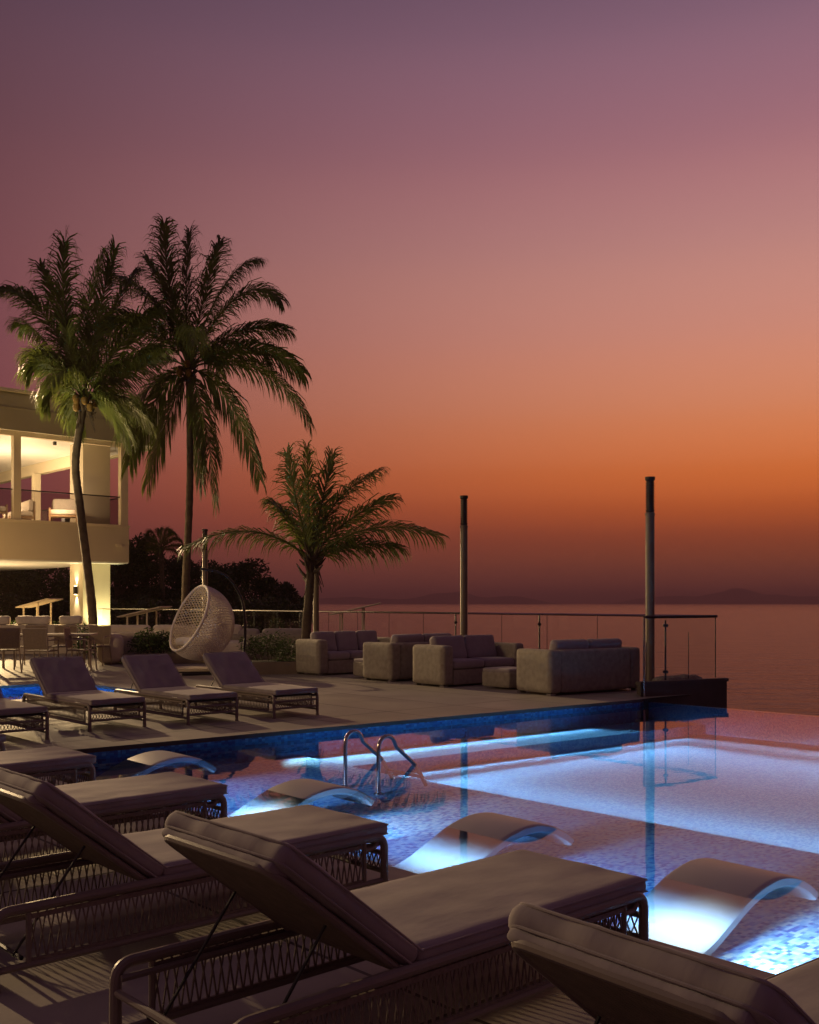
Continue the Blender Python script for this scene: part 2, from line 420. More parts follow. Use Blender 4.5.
# slab edge (stone lip, coloured dark as its shadow gap), then the tile walls 3 cm behind it
mb = MB(); wallstrip(mb, edge, -.045, -.001)
sm = small+[small[0]]
wallstrip(mb, sm, -.045, -.001)
struct('deck_edge', mb, M['slab'], rz=ANG, smooth=False)
nN = Vector((-ND.y, ND.x, 0))       # towards the pool from the near edge
nF = Vector((FD.y, -FD.x, 0))       # towards the pool from the far edge
K2 = K - FD*.03 + ND*0; 
mb = MB()
wallstrip(mb, [NE-nN*.03, K-FD*.04-nN*.0, C-nF*.03, WE0-nF*.03], -1.6, -.02)
wallstrip(mb, sm, -.9, -.046)
struct('pool_wall', mb, M['band'], rz=ANG, smooth=False)
# floors: near shelf, deep basin, ledges along the far wall and along the weir
ZS = -.30
sh0 = Vector((1.21,8.68,0)); SD = Vector((.677,-.735,0))
def meet(p, d, q, e):
    den = d.x*e.y-d.y*e.x; s = ((q.x-p.x)*e.y-(q.y-p.y)*e.x)/den; return p+d*s
SHT = meet(sh0, SD, K+nF*1.5, FD)   # where the step edge meets the far ledge
def slab(poly, z0, z1):
    mb = MB(); mb.prism(L2(poly), z0, z1); return mb
SHE = sh0+SD*20
struct('pool_shelf', slab([K-nN*.1-FD*.1, NE-nN*.1, SHE, SHT, SHT-nF*1.62, ], -1.7, ZS), M['tile'], rz=ANG, smooth=False)
struct('pool_floor', slab([SHT-nF*2, SHE-SD*.0, WE1, WE0+nF*.0], -1.8, -.47), M['deeptile'], rz=ANG, smooth=False)
A1 = meet(K+nF*.75, FD, sh0, SD); A2 = meet(K+nF*1.5, FD, sh0, SD)
B1 = meet(K+nF*.75, FD, WE0, SD); B2 = meet(K+nF*1.5, FD, WE0, SD)
A0 = meet(K-nF*.02, FD, sh0, SD); B0 = meet(K-nF*.02, FD, WE0, SD)
struct('pool_bench', slab([A0, A1, B1, B0], -1.7, -.33), M['deeptile'], rz=ANG, smooth=False)
mb = MB(); mb.prism(L2([WE0-V*-.3, WE1, WE1+U*.10, WE0+U*.10+V*.3]), -6, Z_W-.012)
struct('weir_wall', mb, M['deeptile'], rz=ANG, smooth=False)
mb = polymesh([L2([K-nN*.029-FD*.02, NE-nN*.029, WE1+U*.02, WE0+U*.02+V*.1, C-nF*.029])], Z_W)
struct('pool_water', mb, M['pool'], rz=ANG, smooth=False, fix=False)
mb = polymesh([L2([p for p in small])], -.10)
struct('small_pool_water', mb, M['pool'], rz=ANG, smooth=False, fix=False)
struct('small_pool_floor', slab(small, -.95, -.45), M['deeptile'], rz=ANG, smooth=False)
# sea out to the horizon, dark shore ground, far hills
mb = MB(); mb.add([(-30000,-3000,-9),(30000,-3000,-9),(30000,30000,-9),(-30000,30000,-9)], [(0,1,2,3)])
struct('sea', mb, M['sea'], smooth=False, fix=False)
mb = MB(); mb.prism([(-3.4,27.5),(-7.5,60),(-14,110),(-40,150),(-220,150),(-220,-60),(-61,-60),(-61,71),(-23,53)], -9.5, -.9)
struct('ground', mb, M['soil'], smooth=False)
def ridge(name, x0, x1, D, prof, depth):
    mb = MB(); n = 70; vs = []; fs = []
    for j, (k, dy) in enumerate(((0,-depth*.5),(.55,-depth*.2),(1,0),(.5,depth*.3),(0,depth*.6))):
        for i in range(n+1):
            tt = i/n; h = 0
            for c, wd, a in prof: h += a*math.exp(-((tt-c)/wd)**2)
            h *= 1+.22*noise.noise(Vector((tt*16, D*.001, j*.3)))
            h *= min(1, tt*8, (1-tt)*8)
            vs.append((x0+(x1-x0)*tt, D+dy, -9+h*k))
    for j in range(4):
        for i in range(n): fs.append((j*(n+1)+i, j*(n+1)+i+1, (j+1)*(n+1)+i+1, (j+1)*(n+1)+i))
    mb.add(vs, fs)
    return struct(name, mb, M['hill'])
ridge('hills', -1500, 1500, 9000, [(.32,.2,60),(.62,.10,95),(.80,.09,70)], 900)
ridge('hills', 1700, 4300, 9500, [(.25,.15,70),(.5,.12,110),(.75,.2,80)], 900)

# ------------------------------------------------------------------ sun lounger
def weave(mb, p0, ux, uz, wd, ht, step, r=.0035):
    """rope lattice between two rails"""
    n = int(wd/step); p0 = Vector(p0); ux = Vector(ux); uz = Vector(uz)
    nrm = ux.cross(uz).normalized()
    for i in range(n):
        for sgn in (0, 1):
            a = p0+ux*(i+sgn)*step; b = p0+ux*(i+1-sgn)*step+uz*ht
            mid = (a+b)/2 + nrm*(.003 if sgn else -.003)
            mb.tube([a, mid, b], r, 4)
def make_lounger():
    r = thing('sun_lounger', 'x', 'sun lounger')
    fm = MB()
    for s in (-1, 1):
        y = s*.325
        fm.tube(fillet([(-.925,y,.16),(-.925,y,.285),(.925,y,.285),(.925,y,.16)], .10, 8), .019, 10)
        fm.tube([(-.925,y,.075),(.925,y,.075)], .014, 8)
        for x in (-.80,.80):
            fm.tube([(x,y,.07),(x,y,.28)], .011, 8)
        fm.tube(fillet([(.80,y,.235),(.86,y,.235),(.88,y,.26)], .03, 4), .011, 8)
    for x, z in ((-.925,.20),(.925,.20),(.925,.115),(-.925,.075)):
        fm.tube([(x,-.325,z),(x,.325,z)], .013, 8)
    for y in (-.30,.30): fm.tube([(-.92,y,.245),(.92,y,.245)], .012, 6)
    build('frame', fm, M['frame'], r)
    for x in (-.925,.925):
        for y in (-.325,.325):
            lm = MB(); lm.tube([(x,y,.012),(x,y,.17)], .0195, 10); lm.tube([(x,y,0),(x,y,.014)], .022, 10)
            build('leg', lm, M['frame'], r)
    for s in (-1, 1):
        wm = MB(); weave(wm, (-.80,s*.325,.083), (1,0,0), (0,0,1), 1.6, .19, .034)
        wm.box(-.80,.80,s*.325-.006,s*.325+.006,.083,.098); wm.box(-.80,.80,s*.325-.006,s*.325+.006,.243,.262)
        build('woven_skirt', wm, M['rope'], r, smooth=False)
    wm = MB(); weave(wm, (.925,-.30,.12), (0,1,0), (0,0,1), .6, .075, .034)
    build('foot_skirt', wm, M['rope'], r, smooth=False)
    sl = MB()
    for i in range(9):
        x = -.18+i*.135; sl.box(x-.035, x+.035, -.30, .30, .254, .262)
    build('slat_base', sl, M['dark'], r, smooth=False)
    cu = MB(); cu.cush((.355,0,.312), (1.21,.65,.066), .030, (40,22,6), .006, .0035, 5, 1)
    c = build('seat_cushion', cu, M['fabric'], r)
    pp = MB()
    for z in (.334,.291):
        pp.tube(fillet([(.94,-.30,z),(.955,-.322,z),(.955,.322,z),(.94,.30,z)],.01,2),.0035,5)
        for s in (-1,1): pp.tube([(-.24,s*.3235,z),(.95,s*.3235,z)], .0035, 5)
    build('piping', pp, M['fabric'], c)
    T = Matrix.Translation((-.290,0,.262)) @ Matrix.Rotation(R(39), 4, 'Y')   # back points towards -x
    bf = MB()
    bf.tube([T @ Vector(p) for p in fillet([(0,-.30,.005),(-.635,-.30,.005),(-.635,.30,.005),(0,.30,.005)], .07, 6)], .013, 8)
    bw = MB(); bw.cush((-.32,0,.008), (.615,.585,.024), .011, (20,16,2), .004, .0, 5, 3, T)
    b = build('backrest_frame', bf, M['frame'], r)
    build('woven_panel', bw, M['wovenback'], b)
    cu = MB(); cu.cush((-.318,0,.060), (.66,.655,.076), .036, (40,34,8), .007, .0055, 5, 5, T)
    c = build('back_cushion', cu, M['fabric'], r)
    pp = MB()
    for z in (.088,.036):
        pp.tube([T @ Vector(p) for p in fillet([(.0,-.326,z),(-.643,-.326,z),(-.643,.326,z),(.0,.326,z)], .05, 5)], .004, 6)
    build('piping', pp, M['fabric'], c)
    fm = MB(); fm.cush((-.608,0,.018), (.075,.60,.030), .012, (6,20,3), .0, .003, 9, 8, T)
    build('cushion_flap', fm, M['fabric'], c)
    for s in (-1,1):
        sm = MB(); p = T @ Vector((-.32,s*.24,-.01)); sm.tube([p, (-.82,s*.24,.10)], .0055, 6)
        sm.tube([(-.82,s*.24-.015,.10),(-.82,s*.24+.015,.10)], .012, 6)
        build('support_strut', sm, M['dark'], r)
    sm = MB(); sm.tube([(-.82,-.31,.10),(-.82,.31,.10)], .009, 6)
    build('strut_bar', sm, M['dark'], r)
    return r
lounger = make_lounger()
foot = {'A': Vector((1.937-.06,2.979-.04,0)), 'B': Vector((.919,3.967,0)), 'C': Vector((-.0986,4.955,0)), 'D': Vector((-1.056,6.004,0)), 'E': Vector((-2.17,7.15,0)), 'F': Vector((-3.24,8.28,0))}
near_lab = {'A': 'taupe lounger at lower right with only its raised backrest in full view',
 'B': 'taupe lounger across the foreground, its foot beside the nearest white pool chaise',
 'C': 'taupe near row lounger with long lattice side left of the foreground one',
 'D': 'near row taupe lounger with its backrest cut by the left photo edge',
 'E': 'taupe lounger whose cushioned foot end alone shows at left by the farthest in pool chaise',
 'F': 'lounger showing only a tiny foot corner at the left edge beside the pool corner'}
u = False
for k in 'BACDEF':
    c = foot[k] - U*.955 + V*.325
    rot = ANG
    if k == 'A':
        rot = ANG-R(4); c = c-U*.955+Vector((.015,.02,0))+Vector((math.cos(rot),math.sin(rot),0))*.955
    place(lounger, u, c, rot, near_lab[k]); u = True
    for o in bpy.data.objects:
        pass
far_lab = [('L2', (-2.54,11.82), 'upright taupe lounger on the far deck in front of the low pale planter'),
 ('L1', (-3.48,11.21), 'upright taupe far deck lounger in front of the dining chairs and small blue pool'),
 ('L3', (-1.64,12.47), 'upright taupe lounger at the right end of the far row below the hanging egg chair'),
 ('G', (-4.20,10.13), 'taupe lounger on the far deck cut off by the left photo edge')]
fa = math.atan2(-.745,.667)
for k, p, lab in far_lab:
    fw = Vector((math.cos(fa), math.sin(fa), 0)); sd = Vector((-fw.y, fw.x, 0))
    c = Vector((p[0],p[1],0)) - fw*.925 + sd*.325
    place(lounger, True, c, fa, lab)
for o in list(bpy.data.objects):
    if o.parent is None and o.name.startswith('sun_lounger'):
        o['group'] = 'taupe sun loungers round the pool'

# ------------------------------------------------------------------ in-pool chaises
def make_chaise():
    r = thing('pool_chaise', 'x', 'pool chaise')
    prof = [(-1.02,-.135),(-.9,-.16),(-.75,-.175),(-.6,-.182),(-.45,-.172),(-.3,-.136),(-.15,-.070),(0,0),(.08,.030),(.16,.052),(.25,.068),(.33,.073),(.41,.068),(.49,.051),(.56,.028),(.62,0),(.66,-.022),(.70,-.048),(.73,-.07)]
    # smooth the profile
    def ev(t):
        n = len(prof)-1; i = min(n-1, int(t*n)); q = t*n-i
        p0, p1, p2, p3 = prof[max(0,i-1)], prof[i], prof[i+1], prof[min(n,i+2)]
        return tuple(.5*((2*p1[k])+(-p0[k]+p2[k])*q+(2*p0[k]-5*p1[k]+4*p2[k]-p3[k])*q*q+(-p0[k]+3*p1[k]-3*p2[k]+p3[k])*q**3) for k in (0,1))
    n = 70; pts = [ev(i/n) for i in range(n+1)]
    mb = MB(); th = .060; ys = [-.265,-.255,-.235,0,.235,.255,.265]; drop = [.012,.004,0,0,0,.004,.012]
    vs = []; fs = []; m = len(ys)
    for i, (x, z) in enumerate(pts):
        a = pts[max(0,i-1)]; b = pts[min(n,i+1)]; tx, tz = b[0]-a[0], b[1]-a[1]; l = math.hypot(tx,tz); nx, nz = -tz/l, tx/l
        for y, d in zip(ys, drop): vs.append((x-nx*d, y, z-nz*d))
        for y, d in zip(ys, drop): vs.append((x-nx*(th-d), y, z-nz*(th-d)))
    for i in range(n):
        a = i*2*m; b = (i+1)*2*m
        for j in range(m-1):
            fs.append((a+j,a+j+1,b+j+1,b+j)); fs.append((a+m+j+1,a+m+j,b+m+j,b+m+j+1))
        fs.append((a,b,b+m,a+m)); fs.append((a+m-1,a+2*m-1,b+2*m-1,b+m-1))
    for a in (0, n*2*m):
        fs.append(tuple(a+j for j in range(m))+tuple(a+m+j for j in range(m-1,-1,-1)))
    mb.add(vs, fs)
    build('chaise_body', mb, M['chaiseshell'], r)
    for x, z in ((-.6,-.238),):
        fm = MB(); fm.cush((x,0,z+.0), (.14,.36,.03), .012, (4,6,2)); build('foot_pad', fm, M['white'], r)
    return r
chaise = make_chaise()
ch = [((1.679,5.138), 'brightest lit white wave shaped chaise in shallow water, nearest the photographer'),
      ((.55,6.40), 'white wave shaped chaise in the shallow water in the middle of the pool shelf'),
      ((-.824,7.75), 'white wave shaped chaise standing in the water just left of the pool ladder'),
      ((-2.38,9.35), 'unlit wave shaped chaise in dark water at the far left pool corner')]
u = False
for p, lab in ch:
    o = place(chaise, u, Vector((p[0],p[1],Z_W-.018)) + V*.262, ANG-R(2), lab); u = True
    o['group'] = 'white chaises standing in the pool'
# underwater lamps in the near wall, added fill strips in the basin
def pool_lamp(base, d, power, cone=76, col=(.78,.95,1), z=-.16, vis=True, lab=None, tilt=None, size=.03):
    d = Vector(d).normalized(); tilt = R(cone/2) if tilt is None else R(tilt)
    dd = d*math.cos(tilt) + Vector((0,0,-math.sin(tilt)))
    light('underwater_lamp', 'SPOT', Vector((base[0],base[1],z))+d*.06, power, col, size, d=dd, cone=R(cone), blend=.5)
for p, pw, pf in (((1.679,5.138),115,950),((.55,6.40),24,50),((-.824,7.75),160,1000)):
    c = Vector((p[0],p[1],0))+V*.25
    base = meet(c, U, K, ND)
    pool_lamp(base-V*.1, U, pw, cone=60, z=-.09, tilt=29, col=(1,.93,.80), size=.008)
    pool_lamp(base-V*.62, U, pf, cone=46, z=-.12, tilt=22, col=(1,.96,.92))
DP = (.50,.82,1)
def strip(a, b, d, z, power, col, dip=40, spread=90):  # added fill that evens out the underwater glow
    """area light laid along a pool edge"""
    a, b = Vector(a), Vector(b); m = (a+b)/2; d = Vector(d).normalized()
    l = bpy.data.lights.new('pool_fill_strip','AREA'); l.shape = 'RECTANGLE'; l.size = (b-a).length; l.size_y = .03; l.energy = power; l.color = col; l.spread = R(spread)
    o = bpy.data.objects.new('pool_fill_strip', l); COL.objects.link(o); o.location = (m.x,m.y,z)
    zz = -(d*math.cos(R(dip))+Vector((0,0,-math.sin(R(dip))))); xx = (b-a).normalized(); yy = zz.cross(xx)
    o.rotation_euler = Matrix((xx,yy,zz)).transposed().to_euler()
strip(SHT+U*.05, sh0+SD*13+U*.05, U, -.31, 62, (.66,.86,1), dip=8, spread=16)
strip(SHT+U*.05, sh0+SD*13+U*.05, U, -.31, 26, (.66,.86,1), dip=20, spread=40)
strip(K+FD*3.0, C-FD*1.2, nF, -.13, 20, (.55,.88,1), dip=36, spread=72)
strip(K+FD*3.0, C-FD*.9, nF, -.13, 9, (.55,.88,1), dip=12, spread=24)
strip(A1+nF*.05+FD*.3, B1+nF*.05-FD*1.2, nF, -.345, 15, (.66,.86,1), dip=8, spread=16)
strip(A1+nF*.03+FD*.3, B1+nF*.03-FD*.6, nF, -.345, 8, (.60,.86,1), dip=32, spread=64)
strip(WE0-U*.04+SD*1.2, WE0-U*.04+SD*11, -U, -.13, 70, (.82,.86,1), dip=8, spread=16)
strip(WE0-U*.04+SD*1.2, WE0-U*.04+SD*11, -U, -.13, 22, (.82,.86,1), dip=20, spread=40)
strip(K+ND*1.0+nN*.02, K+ND*11+nN*.02, nN, -.11, 48, (.30,.56,1), dip=7, spread=14)
strip(small[3]+U*.5-V*.05, small[0]-V*.05, -V, -.14, 200, (.35,.68,1), dip=24, spread=54)

# ------------------------------------------------------------------ ladder
r = thing('pool_ladder', 'polished steel pool ladder with two arched handrails standing in the water', 'ladder')
for e in ((-.266,9.79), (.05,9.44)):
    mb = MB(); E = Vector((e[0],e[1],Z_W)); P0 = E-U*.44
    path = [P0+Vector((0,0,ZS-Z_W)), P0+Vector((0,0,.17))]
    for k in range(1,9):
        a = math.pi*(1-k/9); path.append(P0+U*(.10+.10*math.cos(a))+Vector((0,0,.19+.10*math.sin(a))))
    path += [P0+U*.21+Vector((0,0,.185)), E, E+U*.14+Vector((0,0,-.205))]
    mb.tube(path, .019, 12)
    h = build('handrail', mb, M['steel'], r)
    fm = MB(); fm.lathe([(.045,0),(.045,.012),(.025,.02)], P0+Vector((0,0,ZS-Z_W)) , 16); build('base_flange', fm, M['steel'], h)
mb = MB(); a = Vector((-.266,9.79,-.2))+U*.08; b = Vector((.05,9.44,-.2))+U*.08
mb.tube([a,b], .018, 8); build('tread', mb, M['steel'], r)

# ------------------------------------------------------------------ sofas
def make_sofa(Lg, seats, name='wicker_sofa', depth=.82, hgt=.66):
    """local: x along the length from 0, y from the front (0) to the back (depth)"""
    r = thing(name, 'x', 'sofa')
    aw = .24
    for x in (0, Lg-aw):
        mb = MB(); mb.cush((x+aw/2, depth/2, .03+hgt/2), (aw, depth, hgt), .06, (8,16,12)); build('armrest', mb, M['wicker'], r)
    mb = MB(); mb.cush((Lg/2, depth-.12, .03+hgt/2), (Lg-2*aw+.02, .236, hgt-.004), .06, (20,8,12)); build('back_panel', mb, M['wicker'], r)
    mb = MB(); mb.cush((Lg/2, (depth-.24)/2+.01, .16), (Lg-2*aw+.01, depth-.24, .255), .02, (14,8,4)); build('seat_base', mb, M['wicker'], r)
    w = (Lg-2*aw)/seats
    for i in range(seats):
        mb = MB(); mb.cush((aw+w*(i+.5), .29, .365), (w-.012, .57, .145), .05, (12,12,6), .014, .006, 5, i+3); build('seat_cushion', mb, M['cushion'], r)
        T = Matrix.Translation((aw+w*(i+.5), depth-.27, .62)) @ Matrix.Rotation(R(-14), 4, 'X')
        mb = MB(); mb.cush((0,0,0), (w-.012, .17, .43), .06, (12,6,10), 0, .010, 5, i+9, T); build('back_cushion', mb, M['cushion'], r)
    for x in (.07, Lg-.07):
        for y in (.07, depth-.07):
            mb = MB(); mb.box(x-.05,x+.05,y-.05,y+.05,0,.032); build('foot', mb, M['steel'], r, smooth=False)
    return r
ua = math.atan2(.564,.823)
sofa = make_sofa(1.95, 2)
G_S = 'wicker sofas on the far deck'
# seat towards the pool: local x along U ; seat away: turned by pi
s1 = place(sofa, False, (.563,17.0,0), ANG-R(2), 'wicker sofa facing the pool with two back cushions, standing beside the brown ottoman')
s4 = place(sofa, True, Vector((3.70,16.57,0)) + Vector((-.564,.823,0))*.78, ua+math.pi, 'wicker sofa seen from behind, nearest the pool corner lamp post')
s2 = place(sofa, True, Vector((-.344,18.16,0))+U*1.98+V*.82, ANG+math.pi, 'wicker sofa seen from behind in the gap between two front facing sofas')
for o in (s1,s4,s2): o['group'] = G_S
sofa3 = make_sofa(2.1, 3)
place(sofa3, False, (-1.74,19.75,0), ANG-R(2), 'three cushion wicker sofa facing the pool beside the short palm and planter box'); sofa3['group'] = G_S
def ottoman(loc, rz, lab, sx, sy, h):
    r = thing('ottoman', lab, 'ottoman', loc, rz, 'wicker ottomans between the sofas')
    mb = MB(); mb.cush((0,0,.02+h/2-.02),(sx,sy,h-.06),.04,(10,10,6)); build('wicker_base', mb, M['wicker'], r)
    mb = MB(); mb.cush((0,0,h-.02),(sx-.02,sy-.02,.07),.03,(10,10,4),.008); build('cushion_top', mb, M['cushion'], r)
ottoman((1.62,16.95,0), ANG, 'low brown wicker ottoman between the pool facing sofa and the sofa seen from behind', .62, .62, .32)
ottoman((-.72,19.35,0), ANG, 'small wicker ottoman in front of the three cushion sofa', .5, .5, .34)

# ------------------------------------------------------------------ lamp posts
def lamp_post(x, y, h, lab):
    r = thing('lamp_post', lab, 'lamp post', (x,y,0), 0, 'round bronze lamp posts along the terrace')
    mb = MB(); mb.lathe([(.085,0),(.085,.03),(.07,.035),(.07,h-.56),(.066,h-.555)], n=20); build('pole', mb, M['post'], r)
    mb = MB(); pr = [(.055,h-.556)]
    for i in range(11):
        z = h-.53+i*.042; pr += [(.070,z),(.070,z+.020),(.056,z+.022),(.056,z+.040)]
    pr += [(.074,h-.05),(.078,h-.045),(.078,h),(.02,h+.004)]
    mb.lathe(pr, n=20); build('louvred_head', mb, M['louvre'], r)
    mb = MB(); mb.lathe([(.074,0),(.080,.004),(.080,.03),(.074,.034)], (0,0,h-.60), 20); build('collar', mb, M['post'], r)
lamp_post(3.76,16.1,3.37,'tall round lamp post standing at the glass corner beside the pool')
lamp_post(1.02,19.3,3.41,'round lamp post rising behind the pool facing sofa in mid terrace')
lamp_post(-2.14,23.6,3.4,'pale lamp post rising close behind the short palm trunk')
lamp_post(-5.4,27.2,3.35,'farthest lamp post rising above the hanging egg chair')

# ------------------------------------------------------------------ glass railing
r = thing('glass_railing', 'long glass balustrade with slim steel handrail along the sea side of the terrace', 'railing')
RZ = math.atan2(RD.y, RD.x); NP = 20; PW = 1.25; HT = 1.19
def on(p, d, s, z=0): return Vector((p.x+d.x*s, p.y+d.y*s, z))
mb = MB(); mb.tube([on(RC,RD,-.02,HT), on(RC,RD,26.6,HT)], .022, 10); build('handrail', mb, M['steel'], r)
nr = Vector((-RD.y, RD.x, 0))
def panel(mb, a, b, z0, z1, th=.012):
    d = (b-a).normalized(); n = Vector((-d.y,d.x,0))*th/2
    vs = [a-n, b-n, b+n, a+n]
    mb.add([(p.x,p.y,z0) for p in vs]+[(p.x,p.y,z1) for p in vs], [(0,3,2,1),(4,5,6,7),(0,1,5,4),(1,2,6,5),(2,3,7,6),(3,0,4,7)])
for i in range(21):
    s0, s1_ = .03+i*PW, (i+1)*PW-.012
    mb = MB(); panel(mb, on(RC,RD,s0), on(RC,RD,s1_), .03 if i > 0 else .2, HT-.015); build('glass_panel', mb, M['glass'], r, smooth=False)
for s in (3.9, 5*PW+.1, 10*PW, 14*PW, 18*PW):
    p = on(RC,RD,s) + nr*.05
    mb = MB(); mb.tube([p, p+Vector((0,0,HT-.02))], .016, 8); q = build('post', mb, M['dark'], r)
    for z in (.35, 1.0):
        cm = MB(); cm.cush((p.x,p.y,z),(.07,.05,.05),.01,(2,2,2)); build('clamp', cm, M['dark'], q)
mb = MB()
for i in range(1,21):
    mb.tube([on(RC,RD,i*PW-.0,.03), on(RC,RD,i*PW,HT-.02)], .006, 5)
build('joint_seal', mb, M['dark'], r)
r = thing('glass_gate_screen', 'short glass screen with dark handrail standing on the plinth at the pool corner', 'railing')
P1 = Vector((3.50,15.36,0)); dd = (RC-P1).normalized(); ln = (RC-P1).length
mb = MB(); mb.tube([P1+Vector((0,0,HT)), RC+Vector((0,0,HT))], .024, 10); build('handrail', mb, M['dark'], r)
for a, b, top in ((.03,.40,HT-.02),(.43,.98,HT-.02),(1.0,ln-.03,HT-.02)):
    mb = MB(); panel(mb, P1+dd*a, P1+dd*b, .235, top); build('glass_panel', mb, M['glass'], r, smooth=False)
mb = MB(); mb.tube([P1, P1+Vector((0,0,HT))], .018, 8); build('post', mb, M['steel'], r)
mb = MB(); mb.tube([RC+Vector((-.012,-.012,.22)), RC+Vector((-.012,-.012,HT))], .009, 8); build('post', mb, M['dark'], r)
p = P1+dd*.43-V*.03
mb = MB(); mb.tube([p+Vector((0,0,.235)), p+Vector((0,0,HT-.05))], .014, 8); q = build('post', mb, M['dark'], r)
for z in (.36, 1.06):
    cm = MB(); cm.cush((p.x,p.y,z),(.08,.05,.05),.01,(2,2,2)); build('clamp', cm, M['dark'], q)
mb = MB(); mb.tube([P1+dd*.99+Vector((0,0,.235)), P1+dd*.99+Vector((0,0,.95))], .006, 6); build('joint_seal', mb, M['dark'], r)
# plinth of the corner
r = thing('corner_plinth', 'dark stone plinth box at the pool corner under the glass screen', 'plinth')
q0 = Vector((3.45,15.36,0)); q1 = Vector((4.98,16.16,0)); qd = (q1-q0).normalized(); qn = Vector((-qd.y,qd.x,0))
mb = MB(); mb.prism([q0, q1, q1+qn*.45, q0+qd*.3+qn*.45], -7, .17); build('plinth_body', mb, M['stone'], r, smooth=False)
mb = MB(); mb.prism([q0-qd*.02-qn*.02, q1+qd*.02-qn*.02, q1+qd*.02+qn*.10, q0-qd*.02+qn*.10], .172, .222); build('coping', mb, M['stone'], r, smooth=False)
mb = MB(); mb.cush((0,0,0),(.85,.26,.12),.05,(24,8,3),.02,.03,9,4,Matrix.Translation(q0+qd*.95+qn*.27+Vector((0,0,.19))) @ Matrix.Rotation(math.atan2(qd.y,qd.x),4,'Z')); build('gravel_bed', mb, M['gravel'], r)

# ------------------------------------------------------------------ foliage helpers
def leafcloud(mb, n, fn, size, flat=.5):
    for _ in range(n):
        p, out_ = fn()
        d = Vector((random.gauss(0,1),random.gauss(0,1),random.gauss(0,1)*flat)); d = (d.normalized()+out_*.6).normalized()
        sd = d.cross(Vector((random.gauss(0,1),random.gauss(0,1),random.gauss(0,1)))).normalized()
        l = size*random.uniform(.6,1.3); w_ = l*random.uniform(.28,.42)
        mb.add([p-d*l*.5, p+sd*w_*.5+d*l*.05, p+d*l*.5, p-sd*w_*.5+d*l*.05], [(0,1,2,3)])
def shrub(name, lab, base, sx, sy, h, rz, n=900, size=.07):
    r = thing(name, lab, 'shrub', base, rz)
    mb = MB()
    blobs = [(random.uniform(-sx*.42,sx*.42), random.uniform(-sy*.3,sy*.3), h*random.uniform(.3,.7), random.uniform(.18,.3)*min(1,h*2)) for _ in range(9)]
    def fn():
        b = random.choice(blobs); d = Vector((random.gauss(0,1),random.gauss(0,1),random.gauss(0,1))).normalized()
        rad = b[3]*random.uniform(.5,1.05)
        p = Vector((b[0]+d.x*rad*1.3, b[1]+d.y*rad, max(.02,b[2]+d.z*rad)))
        return p, d
    leafcloud(mb, n, fn, size)
    build('foliage', mb, M['leaf'], r, smooth=False, fix=False)
    mb = MB()
    for b in blobs: mb.tube([(b[0]*.6,b[1]*.6,-.05),(b[0]*.8,b[1]*.8,b[2]*.6),(b[0],b[1],b[2])], .008, 5)
    build('stem', mb, M['bark'], r)
def frond_mesh(P0, P1, P2, leaf, roll, n=46, seed=0):
    rnd = random.Random(seed); mb = MB(); P0, P1, P2 = Vector(P0), Vector(P1), Vector(P2)
    pos = lambda t: P0*(1-t)**2+P1*2*t*(1-t)+P2*t*t
    mb.tube([pos(i/12) for i in range(13)], .02, 5, rs=[.028*(1-i/12)+.005 for i in range(13)])
    Lf = (P1-P0).length+(P2-P1).length
    for i in range(n):
        t = .10+.90*i/(n-1)
        p = pos(t); T = (pos(min(1,t+.01))-pos(t-.01)).normalized()
        S = T.cross(Vector((0,0,1)))
        if S.length < .15: S = T.cross(Vector((0,1,0)))
        S.normalize(); S = Matrix.Rotation(roll, 3, T) @ S
        prof = min(1, .45+t*2.0)*(1-.5*max(0,(t-.6)/.4)**1.5)
        for sg in (-1, 1):
            l = leaf*prof*rnd.uniform(.7,1.15)
            fw = .95+.75*t*t+rnd.uniform(-.15,.15)
            d = (T*fw + S*sg*.80 + Vector((rnd.gauss(0,.13),rnd.gauss(0,.13),rnd.gauss(0,.13)))).normalized()
            g = rnd.uniform(.9,2.6)
            a = p; b = a+d*l*.4; d2 = (d+Vector((0,0,-g*.5))).normalized(); c = b+d2*l*.35
            d3 = (d2+Vector((0,0,-g*.9))).normalized(); e = c+d3*l*.3
            wv = T.cross(d).cross(d).normalized()*(.0088+.004*rnd.random())*leaf/.6
            mb.add([a-wv*.5,a+wv*.5,b+wv,b-wv,c+wv*.8,c-wv*.8,e], [(0,1,2,3),(3,2,4,5),(5,4,6)])
    return mb
